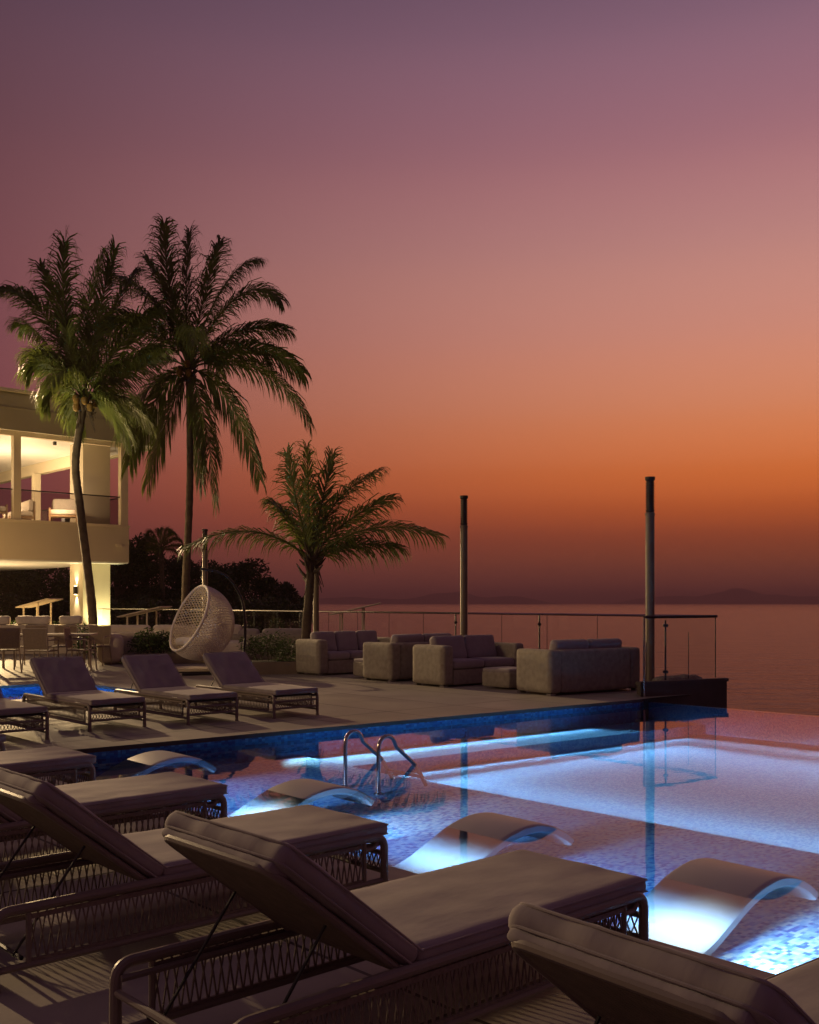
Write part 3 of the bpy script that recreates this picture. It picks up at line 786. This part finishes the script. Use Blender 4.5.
def palm(lab, trunk, fronds, leaf, rad, seed, nuts=False, depth=.8, nl=125, extra=2, group='palms on the terrace'):
    rnd = random.Random(seed)
    base = Vector(trunk[0]); r = thing('palm_tree', lab, 'palm tree', base, 0, group)
    pts = [Vector(p)-base for p in trunk]; m = []
    for i in range(len(pts)-1):
        p0, p1, p2, p3 = pts[max(0,i-1)], pts[i], pts[i+1], pts[min(len(pts)-1,i+2)]
        for k in range(16):
            q = k/16; m.append(.5*(p1*2+(p2-p0)*q+(p0*2-p1*5+p2*4-p3)*q*q+(p1*3-p0-p2*3+p3)*q**3))
    m.append(pts[-1]); n = len(m)
    mb = MB(); mb.tube(m, rad, 12, rs=[rad*(1.25 if i < 2 else 1.12-.32*i/n)*(1+.07*(i%2)+rnd.uniform(-.03,.03)) for i in range(n)])
    build('trunk', mb, M['bark'], r)
    top = pts[-1]
    mb = MB()
    for k in range(26):                      # husk fibres and old leaf bases at the crown
        a = rnd.uniform(0,6.28); rr = rad*rnd.uniform(.6,1.1); z = rnd.uniform(-.45,.15)
        p = top+Vector((math.cos(a)*rr, math.sin(a)*rr, z)); q = p+Vector((math.cos(a)*.22, math.sin(a)*.22, rnd.uniform(.05,.4)))
        mb.tube([p,(p+q)/2+Vector((0,0,-.03)),q], .03, 5, rs=[.05,.035,.012])
        if k < 10: mb.tube([p, p+Vector((math.cos(a)*.18, math.sin(a)*.18, -rnd.uniform(.3,.75)))], .012, 4)
    build('crown_shaft', mb, M['bark'], r)
    for i, f in enumerate(fronds):
        y1 = rnd.uniform(-1,1)*depth*.55; y2 = y1*1.5+rnd.uniform(-.3,.3)*depth
        mb = frond_mesh(top, top+Vector((f[0],y1,f[1])), top+Vector((f[2],y2,f[3])), leaf*rnd.uniform(.9,1.1), rnd.uniform(.35,1.0)*rnd.choice((-1,1)), nl, seed*100+i)
        build('frond', mb, M['palm'], r, smooth=False, fix=False)
    for k in range(extra):                       # shorter fronds towards and away from the viewer
        a = rnd.choice((-1,1)); ln = abs(fronds[0][3])*rnd.uniform(.5,.8); dx = rnd.uniform(-.6,.6)*ln
        mb = frond_mesh(top, top+Vector((dx*.5,a*ln*.5,ln*.6)), top+Vector((dx,a*ln*.95,ln*rnd.uniform(-.3,.3))), leaf, rnd.uniform(-.4,.4), 70, seed*100+50+k)
        build('frond', mb, M['palm'], r, smooth=False, fix=False)
    if nuts:
        for k in range(7):
            a = rnd.uniform(0,6.28); p = top+Vector((math.cos(a)*.28, math.sin(a)*.28, rnd.uniform(-.25,.1)))
            mb = MB(); mb.lathe([(.01,-.13),(.07,-.10),(.10,-.01),(.085,.08),(.02,.13)], p, 10); build('coconut', mb, M['coconut'], r)
FR1 = [(-1.08,3.29,-2.36,3.2),(-.79,2.27,-.41,4.66),(-.15,2.56,.44,4.45),(.58,2.85,1.37,3.96),(.79,1.83,1.95,2.85),(.96,1.05,2.12,1.54),(-1.31,1.98,-1.83,1.54),(-1.08,1.54,-1.37,.76),(-.87,.76,-.96,-.2),(1.02,.38,1.89,-.64),(.73,.27,1.37,-1.1),(-.44,1.98,-1.31,3.96),(.29,1.98,.96,4.31),(-1.6,2.56,-2.07,2.33),(-.61,.38,-.44,-.79)]
FR2 = [(-.72,2.36,-.68,4.35),(-.19,2.52,-.03,4.29),(.37,2.36,.87,4.11),(1.06,3.23,2.18,3.23),(1.62,3.23,2.89,2.05),(1.46,1.74,2.99,1.37),(2.08,1.28,3.58,-.19),(2.49,.87,3.76,-1.68),(1.31,-.19,2.11,-3.36),(.53,-1.06,.87,-4.23),(-.87,2.52,-2.36,2.92),(-1.34,2.05,-2.61,1.12),(-1.49,.96,-2.61,-.81),(-1.34,.03,-2.36,-1.99),(-1.18,-.59,-1.87,-2.99),(-.56,-1.21,-1.18,-3.61),(.22,-1.68,.37,-3.55),(-.4,2.05,-1.49,3.67)]
FR3 = [(-.07,1.29,-.11,2.54),(-.30,1.18,-.52,2.36),(.20,1.35,.45,2.40),(.25,1.52,1.52,2.1),(.54,.96,1.81,1.47),(1.2,1.11,2.83,.54),(.87,.51,1.98,.29),(-1.18,1.11,-2.7,.29),(-.35,.9,-.85,1.3)]
palm('tall leaning coconut palm with nuts in front of the lit building', [(-9.2,30,-.2),(-9.25,30,1.3),(-9.6,30,4.2),(-9.72,30,5.6),(-9.46,30,7.3)], FR1, 1.02, .12, 3, True)
palm('tall straight coconut palm rising behind the hanging egg chair', [(-7.0,32,-.2),(-6.95,32,2.0),(-6.82,32,5.2),(-6.86,32,8.7)], FR2, 1.08, .115, 7, True)
palm('short young palm with arching fronds behind the three cushion sofa', [(-2.32,23,-.1),(-2.30,23,.8),(-2.24,23,1.6),(-2.2,23,2.35)], FR3, .80, .105, 5, nl=76, extra=0)

# ------------------------------------------------------------------ dark trees beyond
def tree(D, px, ytop, wpx, lab, seed):
    rnd = random.Random(seed); random.seed(seed)
    x = (px-409.5)/1030*D; zt = 1.4+(603-ytop)/1030*D; hw = wpx*1.4/1030*D/2; z0 = -.9
    r = thing('broadleaf_tree', lab, 'tree', (x,D,z0), 0, 'dark trees beyond the terrace')
    H = zt-z0
    mb = MB(); mb.tube([(0,0,0),(.1,0,H*.3),(-.1,.1,H*.6)], .2, 8, rs=[.3,.2,.1])
    blobs = []
    for k in range(13):
        a = rnd.uniform(0,6.28); q = rnd.random()**.5
        h = rnd.uniform(.28,.86); blobs.append((Vector((math.cos(a)*hw*q, math.sin(a)*hw*q, H*h)), rnd.uniform(.28,.48)*hw))
    blobs.append((Vector((0,0,H-.42*hw)), .40*hw))
    for b, rd in blobs: mb.tube([(0,0,H*.3),(b.x*.5,b.y*.5,b.z*.75),tuple(b)], .06, 5, rs=[.12,.08,.03])
    build('trunk', mb, M['bark'], r)
    cm = MB()
    def fn():
        b, rd = random.choice(blobs); d = Vector((random.gauss(0,1),random.gauss(0,1),random.gauss(0,1))).normalized()
        return b+Vector((d.x*1.1,d.y,d.z*.8))*rd*random.uniform(.45,1.06), d
    leafcloud(cm, 6000, fn, .022*D**.5*1.9)
    build('crown', cm, M['tree'], r, smooth=False, fix=False)
tl = [(70,118,532,50,'dark tree just right of the lit building'),(72,146,530,46,'dark tree with a rounded top left of the tall straight palm'),
 (80,176,552,46,'dark tree directly behind the tall straight palm trunk'),(78,208,556,46,'dark tree behind the farthest lamp post'),
 (74,236,558,52,'broad dark tree above and right of the egg chair'),(84,264,572,44,'dark tree sloping down toward the sea'),
 (92,284,588,34,'low dark tree near the shore left of the short palm'),(100,300,598,26,'lowest dark tree at the waterline beside the short palm'),
 (58,8,556,70,'dark tree seen under the raised building at the left edge'),(62,58,556,66,'dark tree seen under the raised building beside the sconce pier')]
for i, a in enumerate(tl): tree(*a, 40+i)
mb = MB()
random.seed(5)
def hedge():
    tt = random.random(); px = 60+tt*250; D = random.uniform(56,66)
    return Vector(((px-409.5)/1030*D, D, random.uniform(-.9, 1.6)+.5*noise.noise(Vector((px*.08,0,0))))), Vector((0,0,1))
leafcloud(mb, 9000, hedge, .4)
tag(build('undergrowth', mb, M['tree'], smooth=False, fix=False), 'mass of dark undergrowth below the trees beyond the terrace', 'undergrowth', kind='stuff')
FRd = [(math.cos(a)*1.2, math.sin(a)*1.2+.7, math.cos(a)*1.7, math.sin(a)*1.4-.1) for a in [i*.42-.4 for i in range(10)]]
palm('small dark palm silhouette standing among the trees right of the building', [(-16.7,70,-.9),(-16.8,70,2.5),(-16.9,70,5.0)], FRd, .6, .16, 9, group=None)

# ------------------------------------------------------------------ building
B0_ = Vector((-10.35,38,0))          # front right corner; local x along -U is wrong way, so x along U, y along V
bl = thing('pavilion_building', 'two storey cream pavilion with lit open upper lounge and deep olive roof fascia', 'building', B0_, ANG)
def bpart(name, m, *boxes, parent=None):
    mb = MB()
    for b in boxes: mb.box(*b)
    o = build(name, mb, m, parent or bl, smooth=False); return o
XL = -16
rf = bpart('roof', M['roofpaint'], (XL,1.2,-.45,16,7.6,8.5))
bpart('fascia', M['roofpaint'], (XL,1.22,-.48,-.33,7.22,8.42), (1.08,1.23,-.32,15.9,7.22,8.42), parent=rf)
bpart('fascia_trim', M['roofpaint'], (XL,1.235,-.50,-.482,7.95,7.98), parent=rf)
bpart('roof_edge', M['cream'], (XL,1.30,-.56,16.1,8.502,8.60), parent=rf)
bpart('ceiling', M['white'], (XL,1.07,-.32,15.8,7.30,7.40))
bpart('eave_beam', M['cream'], (-.25,.05,2.4,15.5,6.85,7.295))
bpart('floor_slab', M['plaster'], (XL,0,0,15,2.90,4.16))
bpart('slab_trim', M['cream'], (XL,.03,-.03,15,4.162,4.26))
pr_ = bpart('pier', M['plaster'], (-1.41,-.35,.8,1.9,-.2,2.895))
bpart('upper_pier', M['plaster'], (-1.41,-.35,.8,1.9,4.262,7.295))
for x0, x1, y0, y1 in ((-.30,-.02,.02,.26),(-4.25,-4.0,.02,.26),(-8.1,-7.85,.02,.26),(-12,-11.7,.02,.26)):
    bpart('column', M['cream'], (x0,x1,y0,y1,4.262,7.295))
for y0 in (7.6,13.5): bpart('column', M['cream'], (-.42,-.14,y0,y0+.28,4.262,6.848))
bpart('window_head', M['cream'], (XL,-.02,.03,.20,7.12,7.297))
gb = bpart('glass_balustrade', M['smoke'], (-3.98,-.32,.12,.14,4.27,5.27)); bpart('handrail', M['dark'], (-3.99,-.31,.10,.16,5.272,5.31), parent=gb)
gb = bpart('glass_balustrade', M['smoke'], (-7.83,-4.27,.12,.14,4.27,5.27)); bpart('handrail', M['dark'], (-7.84,-4.26,.10,.16,5.272,5.31), parent=gb)
gb = bpart('glass_balustrade', M['smoke'], (-.14,-.12,.3,7.5,4.27,5.27)); bpart('handrail', M['dark'], (-.16,-.10,.3,7.5,5.272,5.31), parent=gb)
bpart('service_cabinet', M['dark'], (-1.3,-.33,2.6,2.9,4.262,5.35))
bpart('soffit', M['white'], (XL,-.02,.02,14.9,2.85,2.898))
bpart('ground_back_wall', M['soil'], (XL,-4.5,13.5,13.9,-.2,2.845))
# sconce on the pier's left face and wall light on the slab
sco = bpart('wall_sconce', M['dark'], (-1.52,-1.412,1.25,1.39,1.72,2.02))
bpart('lamp_lens', M['lamp'], (-1.50,-1.43,1.27,1.37,2.021,2.03), (-1.50,-1.43,1.27,1.37,1.711,1.719), parent=sco)
bpart('bulkhead_lamp', M['cream'], (-.52,-.30,-.06,-.001,3.45,3.55))
bpart('ceiling_spot', M['dark'], (-2.2,-2.1,1.5,1.6,7.18,7.298))
def BW(x, y, z): return B0_ + U*x + V*y + Vector((0,0,z))
light('upper_lounge_lamp', 'POINT', BW(-5,5,5.2), 430, (1,.70,.40), .3)
light('upper_lounge_lamp', 'POINT', BW(-2.2,4.5,5.2), 330, (1,.70,.40), .3)
light('upper_lounge_lamp', 'POINT', BW(-9,5,5.2), 420, (1,.70,.40), .3)
light('upper_lounge_lamp', 'POINT', BW(-2.6,.25,4.9), 70, (1,.70,.40), .08)  # added lamp that brightens the upper pier front
light('bench_fill', 'SPOT', BW(-2.5,-.2,2.8), 900, (1,.70,.36), .06, d=Vector((-10.9,28.4,.8))-BW(-2.5,-.2,2.8), cone=R(34), blend=.7)  # added spot that brightens the bench cushions, no fitting there
light('ground_lamp', 'SPOT', BW(-4,4,.3), 700, (1,.66,.30), .1, d=(0,0,1), cone=R(150), blend=.3)
light('ground_lamp', 'SPOT', BW(-8,4,.3), 700, (1,.66,.30), .1, d=(0,0,1), cone=R(150), blend=.3)
light('sconce_up', 'SPOT', BW(-1.50,1.32,2.06), 60, (1,.72,.42), .03, d=U*.25+Vector((0,0,1)), cone=R(80), blend=1)
light('sconce_down', 'SPOT', BW(-1.50,1.32,1.68), 70, (1,.72,.42), .03, d=U*.25-Vector((0,0,1)), cone=R(80), blend=1)
light('pier_uplight', 'SPOT', BW(-.75,.25,.1), 420, (1,.86,.40), .05, d=V*.35+Vector((0,0,1)), cone=R(95), blend=.8)
light('facade_fill', 'SPOT', (-15.2,27.5,.6), 900, (1,.60,.22), .3, d=(4.2,10,5.0), cone=R(80), blend=.8)  # added spot out of view at left, brightens the facade
light('dining_fill', 'SPOT', BW(-6.2,-.7,2.75), 6000, (1,.68,.32), .12, d=(6.5,-11.5,-2.75), cone=R(125), blend=.7)  # added spot out of view, brightens the dining deck
light('short_palm_fill', 'SPOT', (-3.6,22.6,.9), 14, (1,.84,.45), .04, d=(2.0,.6,1.9), cone=R(70), blend=.8)  # added spot that brightens the short palm's fronds
light('palm_fill', 'SPOT', (-12.0,26.5,3.0), 800, (1,.86,.45), .2, d=(1.9,3.5,4.6), cone=R(70), blend=.8)  # added spot on the leaning palm, stands in for building spill
# lounge furniture upstairs
def lounge_seat(name, lab, x, y, wd, rz):
    r = thing(name, lab, 'seat', BW(x,y,4.262), ANG+rz)
    mb = MB()
    for px_ in (-wd/2+.04, wd/2-.04):
        for py_ in (-.36,.36): mb.box(px_-.03,px_+.03,py_-.03,py_+.03,0,.55)
    build('leg_frame', mb, M['wood'], r, smooth=False)
    mb = MB(); mb.box(-wd/2,wd/2,-.38,.38,.24,.30); build('seat_rail', mb, M['wood'], r, smooth=False)
    mb = MB(); mb.cush((0,-.03,.40),(wd-.1,.72,.18),.06,(10,8,5),.02); build('seat_cushion', mb, M['pale'], r)
    mb = MB(); mb.cush((0,.36,.62),(wd-.06,.09,.5),.04,(8,4,6)); build('woven_back', mb, M['sling'], r)
    mb = MB(); mb.cush((0,.26,.72),(wd-.16,.16,.42),.06,(10,5,7),0,.01); build('back_cushion', mb, M['pale'], r)
lounge_seat('lounge_armchair', 'pale cushioned armchair behind the upper glass balustrade beside the pier', -2.05, .95, 1.0, R(-30))
lounge_seat('lounge_sofa', 'pale cushioned sofa in the upper lounge in front of the slim column', -2.9, 3.0, 1.9, R(-100))
lounge_seat('lounge_armchair', 'pale armchair in the upper lounge at the left photo edge', -4.75, 1.0, 1.0, R(15))

# ------------------------------------------------------------------ dining set
r = thing('dining_table', 'long pale dining table among beige sling chairs', 'table', (-7.75,21.8,0), R(8), None)
mb = MB(); mb.cush((0,0,.735),(2.1,.95,.04),.012,(10,6,2)); build('tabletop', mb, M['planter'], r)
for x in (-.9,.9):
    for y in (-.38,.38):
        mb = MB(); mb.tube([(x,y,0),(x,y,.716)], .028, 8); build('leg', mb, M['chairframe'], r)
def make_chair():
    r = thing('dining_chair', 'x', 'chair')
    mb = MB(); mb.cush((0,0,.43),(.48,.48,.03),.012,(6,6,2)); build('seat', mb, M['sling'], r)
    T = Matrix.Translation((0,.235,.44)) @ Matrix.Rotation(R(-9),4,'X')
    mb = MB(); mb.cush((0,0,.235),(.47,.02,.40),.009,(6,2,6),0,0,5,0,T); build('backrest', mb, M['sling'], r)
    for s in (-1,1):
        mb = MB(); mb.tube([(s*.27,-.25,0),(s*.255,-.21,.43)], .015, 6); build('leg', mb, M['chairframe'], r)
        mb = MB(); mb.tube([(s*.27,.31,0),(s*.25,.235,.43)], .015, 6); build('leg', mb, M['chairframe'], r)
        mb = MB(); mb.tube([T @ Vector((s*.245,0,-.02)), T @ Vector((s*.245,0,.45))], .014, 6); build('back_frame', mb, M['chairframe'], r)
        mb = MB(); mb.tube(fillet([(s*.26,-.2,.43),(s*.27,-.19,.65),(s*.26,.27,.66)],.06,4), .014, 6); build('armrest', mb, M['chairframe'], r)
    mb = MB(); mb.tube([T @ Vector((-.245,0,.45)), T @ Vector((.245,0,.45))], .014, 6); build('top_rail', mb, M['chairframe'], r)
    return r
chair = make_chair(); u = False
for x, y, a, lab in ((-7.45,20.85,180-6,'beige sling dining chair seen from behind in front of the table'),
  (-8.35,21.2,215,'beige sling dining chair at the left photo edge, seen from its side'),
  (-6.78,21.3,95,'beige sling dining chair seen side on at the right end of the table'),
  (-8.4,22.9,0,'beige dining chair behind the table at its left end'),
  (-7.75,23.0,4,'beige dining chair behind the middle of the table'),
  (-7.05,23.1,-4,'wide backed beige dining chair behind the table at its right end')):
    o = place(chair, u, (x,y,0), R(a), lab); u = True; o['group'] = 'beige dining chairs round the table'
# lit banquette with white cushions at the far left
r = thing('banquette', 'long warm lit bench behind the dining set carrying white cushions', 'bench', (-10.9,28.4,0), ANG*.25)
mb = MB(); mb.cush((0,0,.40),(4.4,.7,.80),.03,(20,5,5)); build('bench_back', mb, M['planter'], r)
for i, (x, w_) in enumerate(((-1.85,.6),(-1.05,.75),(-.35,.5),(.5,.9),(1.5,.6))):
    q = MB(); q.cush((0,0,.12),(w_,.28,.24),.07,(8,5,6),0,.02,6,i)
    o = build('seat_cushion', q, M['pale'], None); o.name = 'bench_pillow'
    o.location = Vector((-10.9,28.4,.80)) + Vector((math.cos(ANG*.25),math.sin(ANG*.25),0))*x; o.rotation_euler[2] = ANG*.25
    tag(o, ['leftmost white cushion on the lit bench, cropped by the photo edge','wide white cushion second from the left on the lit bench','small white cushion in the middle of the lit bench','widest white cushion on the lit bench right of its middle','white cushion on the lit bench nearest the sconce pier'][i], 'cushion', 'white cushions on the lit bench')

# ------------------------------------------------------------------ planters
r = thing('curved_planter', 'pale rounded masonry planter with shrub right of the dining chairs', 'planter', (-6.85,23.6,0), R(14))
mb = MB(); mb.cush((0,.25,.345),(.60,1.0,.69),.22,(12,14,6)); build('rounded_end', mb, M['planter'], r)
mb = MB(); mb.cush((1.25,.62,.36),(2.2,.26,.70),.05,(14,4,6)); build('back_wall', mb, M['planter'], r)
mb = MB(); mb.cush((1.22,-.15,.12),(1.9,.12,.24),.02,(10,3,3)); build('front_box', mb, M['box'], r)
mb = MB(); mb.box(.28,2.2,-.1,.5,.0,.18); build('soil_bed', mb, M['soil'], r, smooth=False)
random.seed(21)
shrub('shrub', 'leafy green shrub in the curved pale planter', (-5.72,23.95,.18), 1.7, .5, .55, R(14), 1500, .10)
r = thing('banquette_sofa', 'long low pale grey sofa behind the curved planter', 'sofa', (-6.6,26.4,0), R(10))
mb = MB(); mb.cush((0,0,.36),(2.3,.7,.60),.1,(14,8,6)); build('sofa_body', mb, M['planter'], r)
for x in (-.58,.58):
    mb = MB(); mb.cush((x,-.05,.72),(1.1,.3,.24),.09,(10,6,6)); build('back_cushion', mb, M['pale'], r)
r = thing('banquette_sofa', 'long low grey sofa behind the planter box left of the short palm', 'sofa', (-3.55,24.6,0), R(10))
mb = MB(); mb.cush((0,0,.36),(2.3,.7,.62),.1,(14,8,6)); build('sofa_body', mb, M['wicker'], r)
for x in (-.58,.58):
    mb = MB(); mb.cush((x,-.05,.68),(1.1,.3,.22),.09,(10,6,6)); build('back_cushion', mb, M['cushion'], r)
r = thing('planter_box', 'low rectangular brown planter box left of the three cushion sofa', 'planter', (-2.75,20.6,0), R(20))
mb = MB(); mb.box(-.56,.56,-.42,.42,0,.24); build('box_wall', mb, M['box'], r, smooth=False)
mb = MB(); mb.box(-.52,.52,-.38,.38,.238,.246); build('soil_bed', mb, M['soil'], r, smooth=False)
shrub('shrub', 'dark green shrub filling the brown planter box', (-2.75,20.6,.24), 1.1, .7, .5, R(20), 1700, .07)
shrub('shrub', 'small bright green bush at the foot of the leaning palm', (-8.75,27.6,0), .8, .6, .95, 0, 700, .1)
for i, (x, y, lab) in enumerate(((-8.1,26.2,'low dark bush left of the pale curved planter sofa'),(-11.6,30.6,'round green bush above the lit bench by the shade panel'),(-10.2,30.8,'small dark bush on the bench line beside the sconce pier'))):
    shrub('shrub', lab, (x,y,0), .9, .6, 1.0 if i else .85, 0, 600, .11)
# pale armchair behind the egg chair
r = thing('tub_chair', 'pale rounded tub chair half hidden behind the hanging egg chair', 'chair', (-4.25,24.0,0), R(20))
mb = MB(); mb.cush((0,0,.28),(.8,.75,.5),.15,(10,10,6)); build('seat_body', mb, M['pale'], r)
mb = MB(); mb.cush((0,.32,.62),(.8,.2,.55),.09,(10,5,6)); build('backrest', mb, M['pale'], r)

# ------------------------------------------------------------------ hanging egg chair
EC = Vector((-4.16,20.3,1.01))
r = thing('egg_chair', 'pale woven hanging egg chair with cushions on a black curved stand', 'hanging chair', (EC.x,EC.y,0))
ax = Vector((-.72,-.52,.42)).normalized(); e1 = ax.orthogonal().normalized(); e2 = ax.cross(e1)
RX, RZs = .69, 1.06
def egg(th, ph, k=1.0):
    d = -ax*math.cos(th)+(e1*math.cos(ph)+e2*math.sin(ph))*math.sin(th)
    return Vector((d.x*RX*k, d.y*RX*k, d.z*RX*RZs*k+EC.z))
NTH, NPH, TM = 27, 70, R(106)
mb = MB(); vs = []; fs = []
for i in range(NTH+1):
    for j in range(NPH):
        vs.append(egg(.03+TM*(i/NTH), 2*math.pi*(j+.5*(i%2))/NPH))
for i in range(NTH-1):
    for j in range(NPH):
        # diamonds: bottom (i,j), sides (i+1), top (i+2)
        a = i*NPH+j; o_ = 0 if i % 2 else -1
        if i+2 <= NTH:
            l = (i+1)*NPH+(j+o_)%NPH; rr = (i+1)*NPH+(j+o_+1)%NPH; b = (i+2)*NPH+j
            fs.append((a,rr,b,l))
mb.add(vs, fs)
o = build('woven_shell', mb, M['shell'], r, smooth=False)
wf = o.modifiers.new('lattice','WIREFRAME'); wf.thickness = .030; wf.use_even_offset = False; wf.use_boundary = True
rim = [egg(.03+TM, 2*math.pi*j/60) for j in range(60)]
mb = MB(); mb.tube(rim, .026, 8, closed=True); build('rim', mb, M['shell'], r)
fwd = Vector((ax.x,ax.y,0)).normalized(); T0 = Matrix.Translation((0,0,EC.z-.42)) @ Matrix.Rotation(math.atan2(fwd.y,fwd.x),4,'Z')
mb = MB(); mb.cush((-.02,0,.05),(.72,.80,.16),.07,(10,10,5),.02,0,5,0,T0); build('seat_cushion', mb, M['pale'], r)
mb = MB(); mb.cush((-.16,0,.33),(.18,.66,.46),.07,(6,10,8),0,.01,5,2,T0 @ Matrix.Rotation(R(-14),4,'Y')); build('back_cushion', mb, M['pale'], r)
st = [(.84,0,.03),(.90,0,.5),(.92,0,1.0),(.84,0,1.5),(.55,0,1.93),(.13,0,2.06),(.06,0,2.05)]
sp = []
for i in range(len(st)-1):
    p0, p1, p2, p3 = [Vector(st[max(0,min(len(st)-1,i+k))]) for k in (-1,0,1,2)]
    for k in range(8):
        q = k/8; sp.append(.5*(p1*2+(p2-p0)*q+(p0*2-p1*5+p2*4-p3)*q*q+(p1*3-p0-p2*3+p3)*q**3))
sp.append(Vector(st[-1]))
mb = MB(); mb.tube(sp, .026, 10); build('stand_arm', mb, M['dark'], r)
mb = MB(); mb.tube([(.84,0,.03),(-.2,-.55,.03)], .028, 8); mb.tube([(.84,0,.03),(.0,.6,.03)], .028, 8); mb.tube([(.84,-.45,.03),(.84,.45,.03)], .028, 8); build('stand_base', mb, M['dark'], r)
mb = MB(); mb.tube([(.07,0,2.05),(.06,0,1.83)], .010, 6); build('chain', mb, M['dark'], r)
r = thing('stone_step', 'low pale slab on the deck under the hanging egg chair', 'step', (-4.55,21.1,0), R(12))
mb = MB(); mb.cush((0,0,.05),(1.0,.9,.06),.012,(4,4,2)); build('slab_top', mb, M['planter'], r)
mb = MB(); mb.box(-.44,.44,-.4,.4,0,.022); build('slab_shade_block', mb, M['dark'], r, smooth=False)  # black block puts the shade under the slab into colour

# ------------------------------------------------------------------ tilting shade panels beyond the railing
def shade(lab, x, y, z, ln, tilt, rz=0):
    r = thing('shade_panel', lab, 'sun shade', (x,y,z), rz, 'tilted sun shades behind the terrace')
    T = Matrix.Translation((0,0,1.0)) @ Matrix.Rotation(R(-tilt),4,'Y')
    mb = MB(); mb.cush((0,0,0),(ln,1.4,.045),.02,(8,8,2),0,0,5,0,T); build('panel', mb, M['planter'], r)
    for xx in (-ln*.28, ln*.15):
        for yy in (-.55,.55):
            mb = MB(); mb.box(xx-.022,xx+.022,yy-.022,yy+.022,-1.2,.97+xx*math.tan(R(tilt))); build('post', mb, M['cream'], r, smooth=False)
    mb = MB(); mb.cush((-.1,0,.15),(ln*.75,1.2,.16),.04,(6,6,3)); build('daybed_pad', mb, M['pale'], r)
shade('tilted pale sun shade over the lit bench at far left', -11.2, 31.2, .40, 1.0, 15)
shade('tilted warm lit sun shade behind the grey sofa and curved planter', -7.65, 29.8, .15, 1.3, 13)
shade('tilted sun shade beyond the glass railing right of the short palm', -1.62, 31.0, .22, 1.55, 13)

# ------------------------------------------------------------------ sea air
HAZE = 2.0e-4
m, t, out = newmat('sea_air')
pv = t.new('ShaderNodeVolumePrincipled'); pv.inputs['Color'].default_value = (.96,.68,.58,1); pv.inputs['Density'].default_value = HAZE; pv.inputs['Anisotropy'].default_value = .2
t.link(pv.outputs[0], out.inputs['Volume'])
mb = MB(); mb.box(-31000,31000,-3500,30500,-10.5,160)
hz = build('haze', mb, m, smooth=False); tag(hz, 'thin reddish evening haze over the sea', 'haze', kind='stuff')
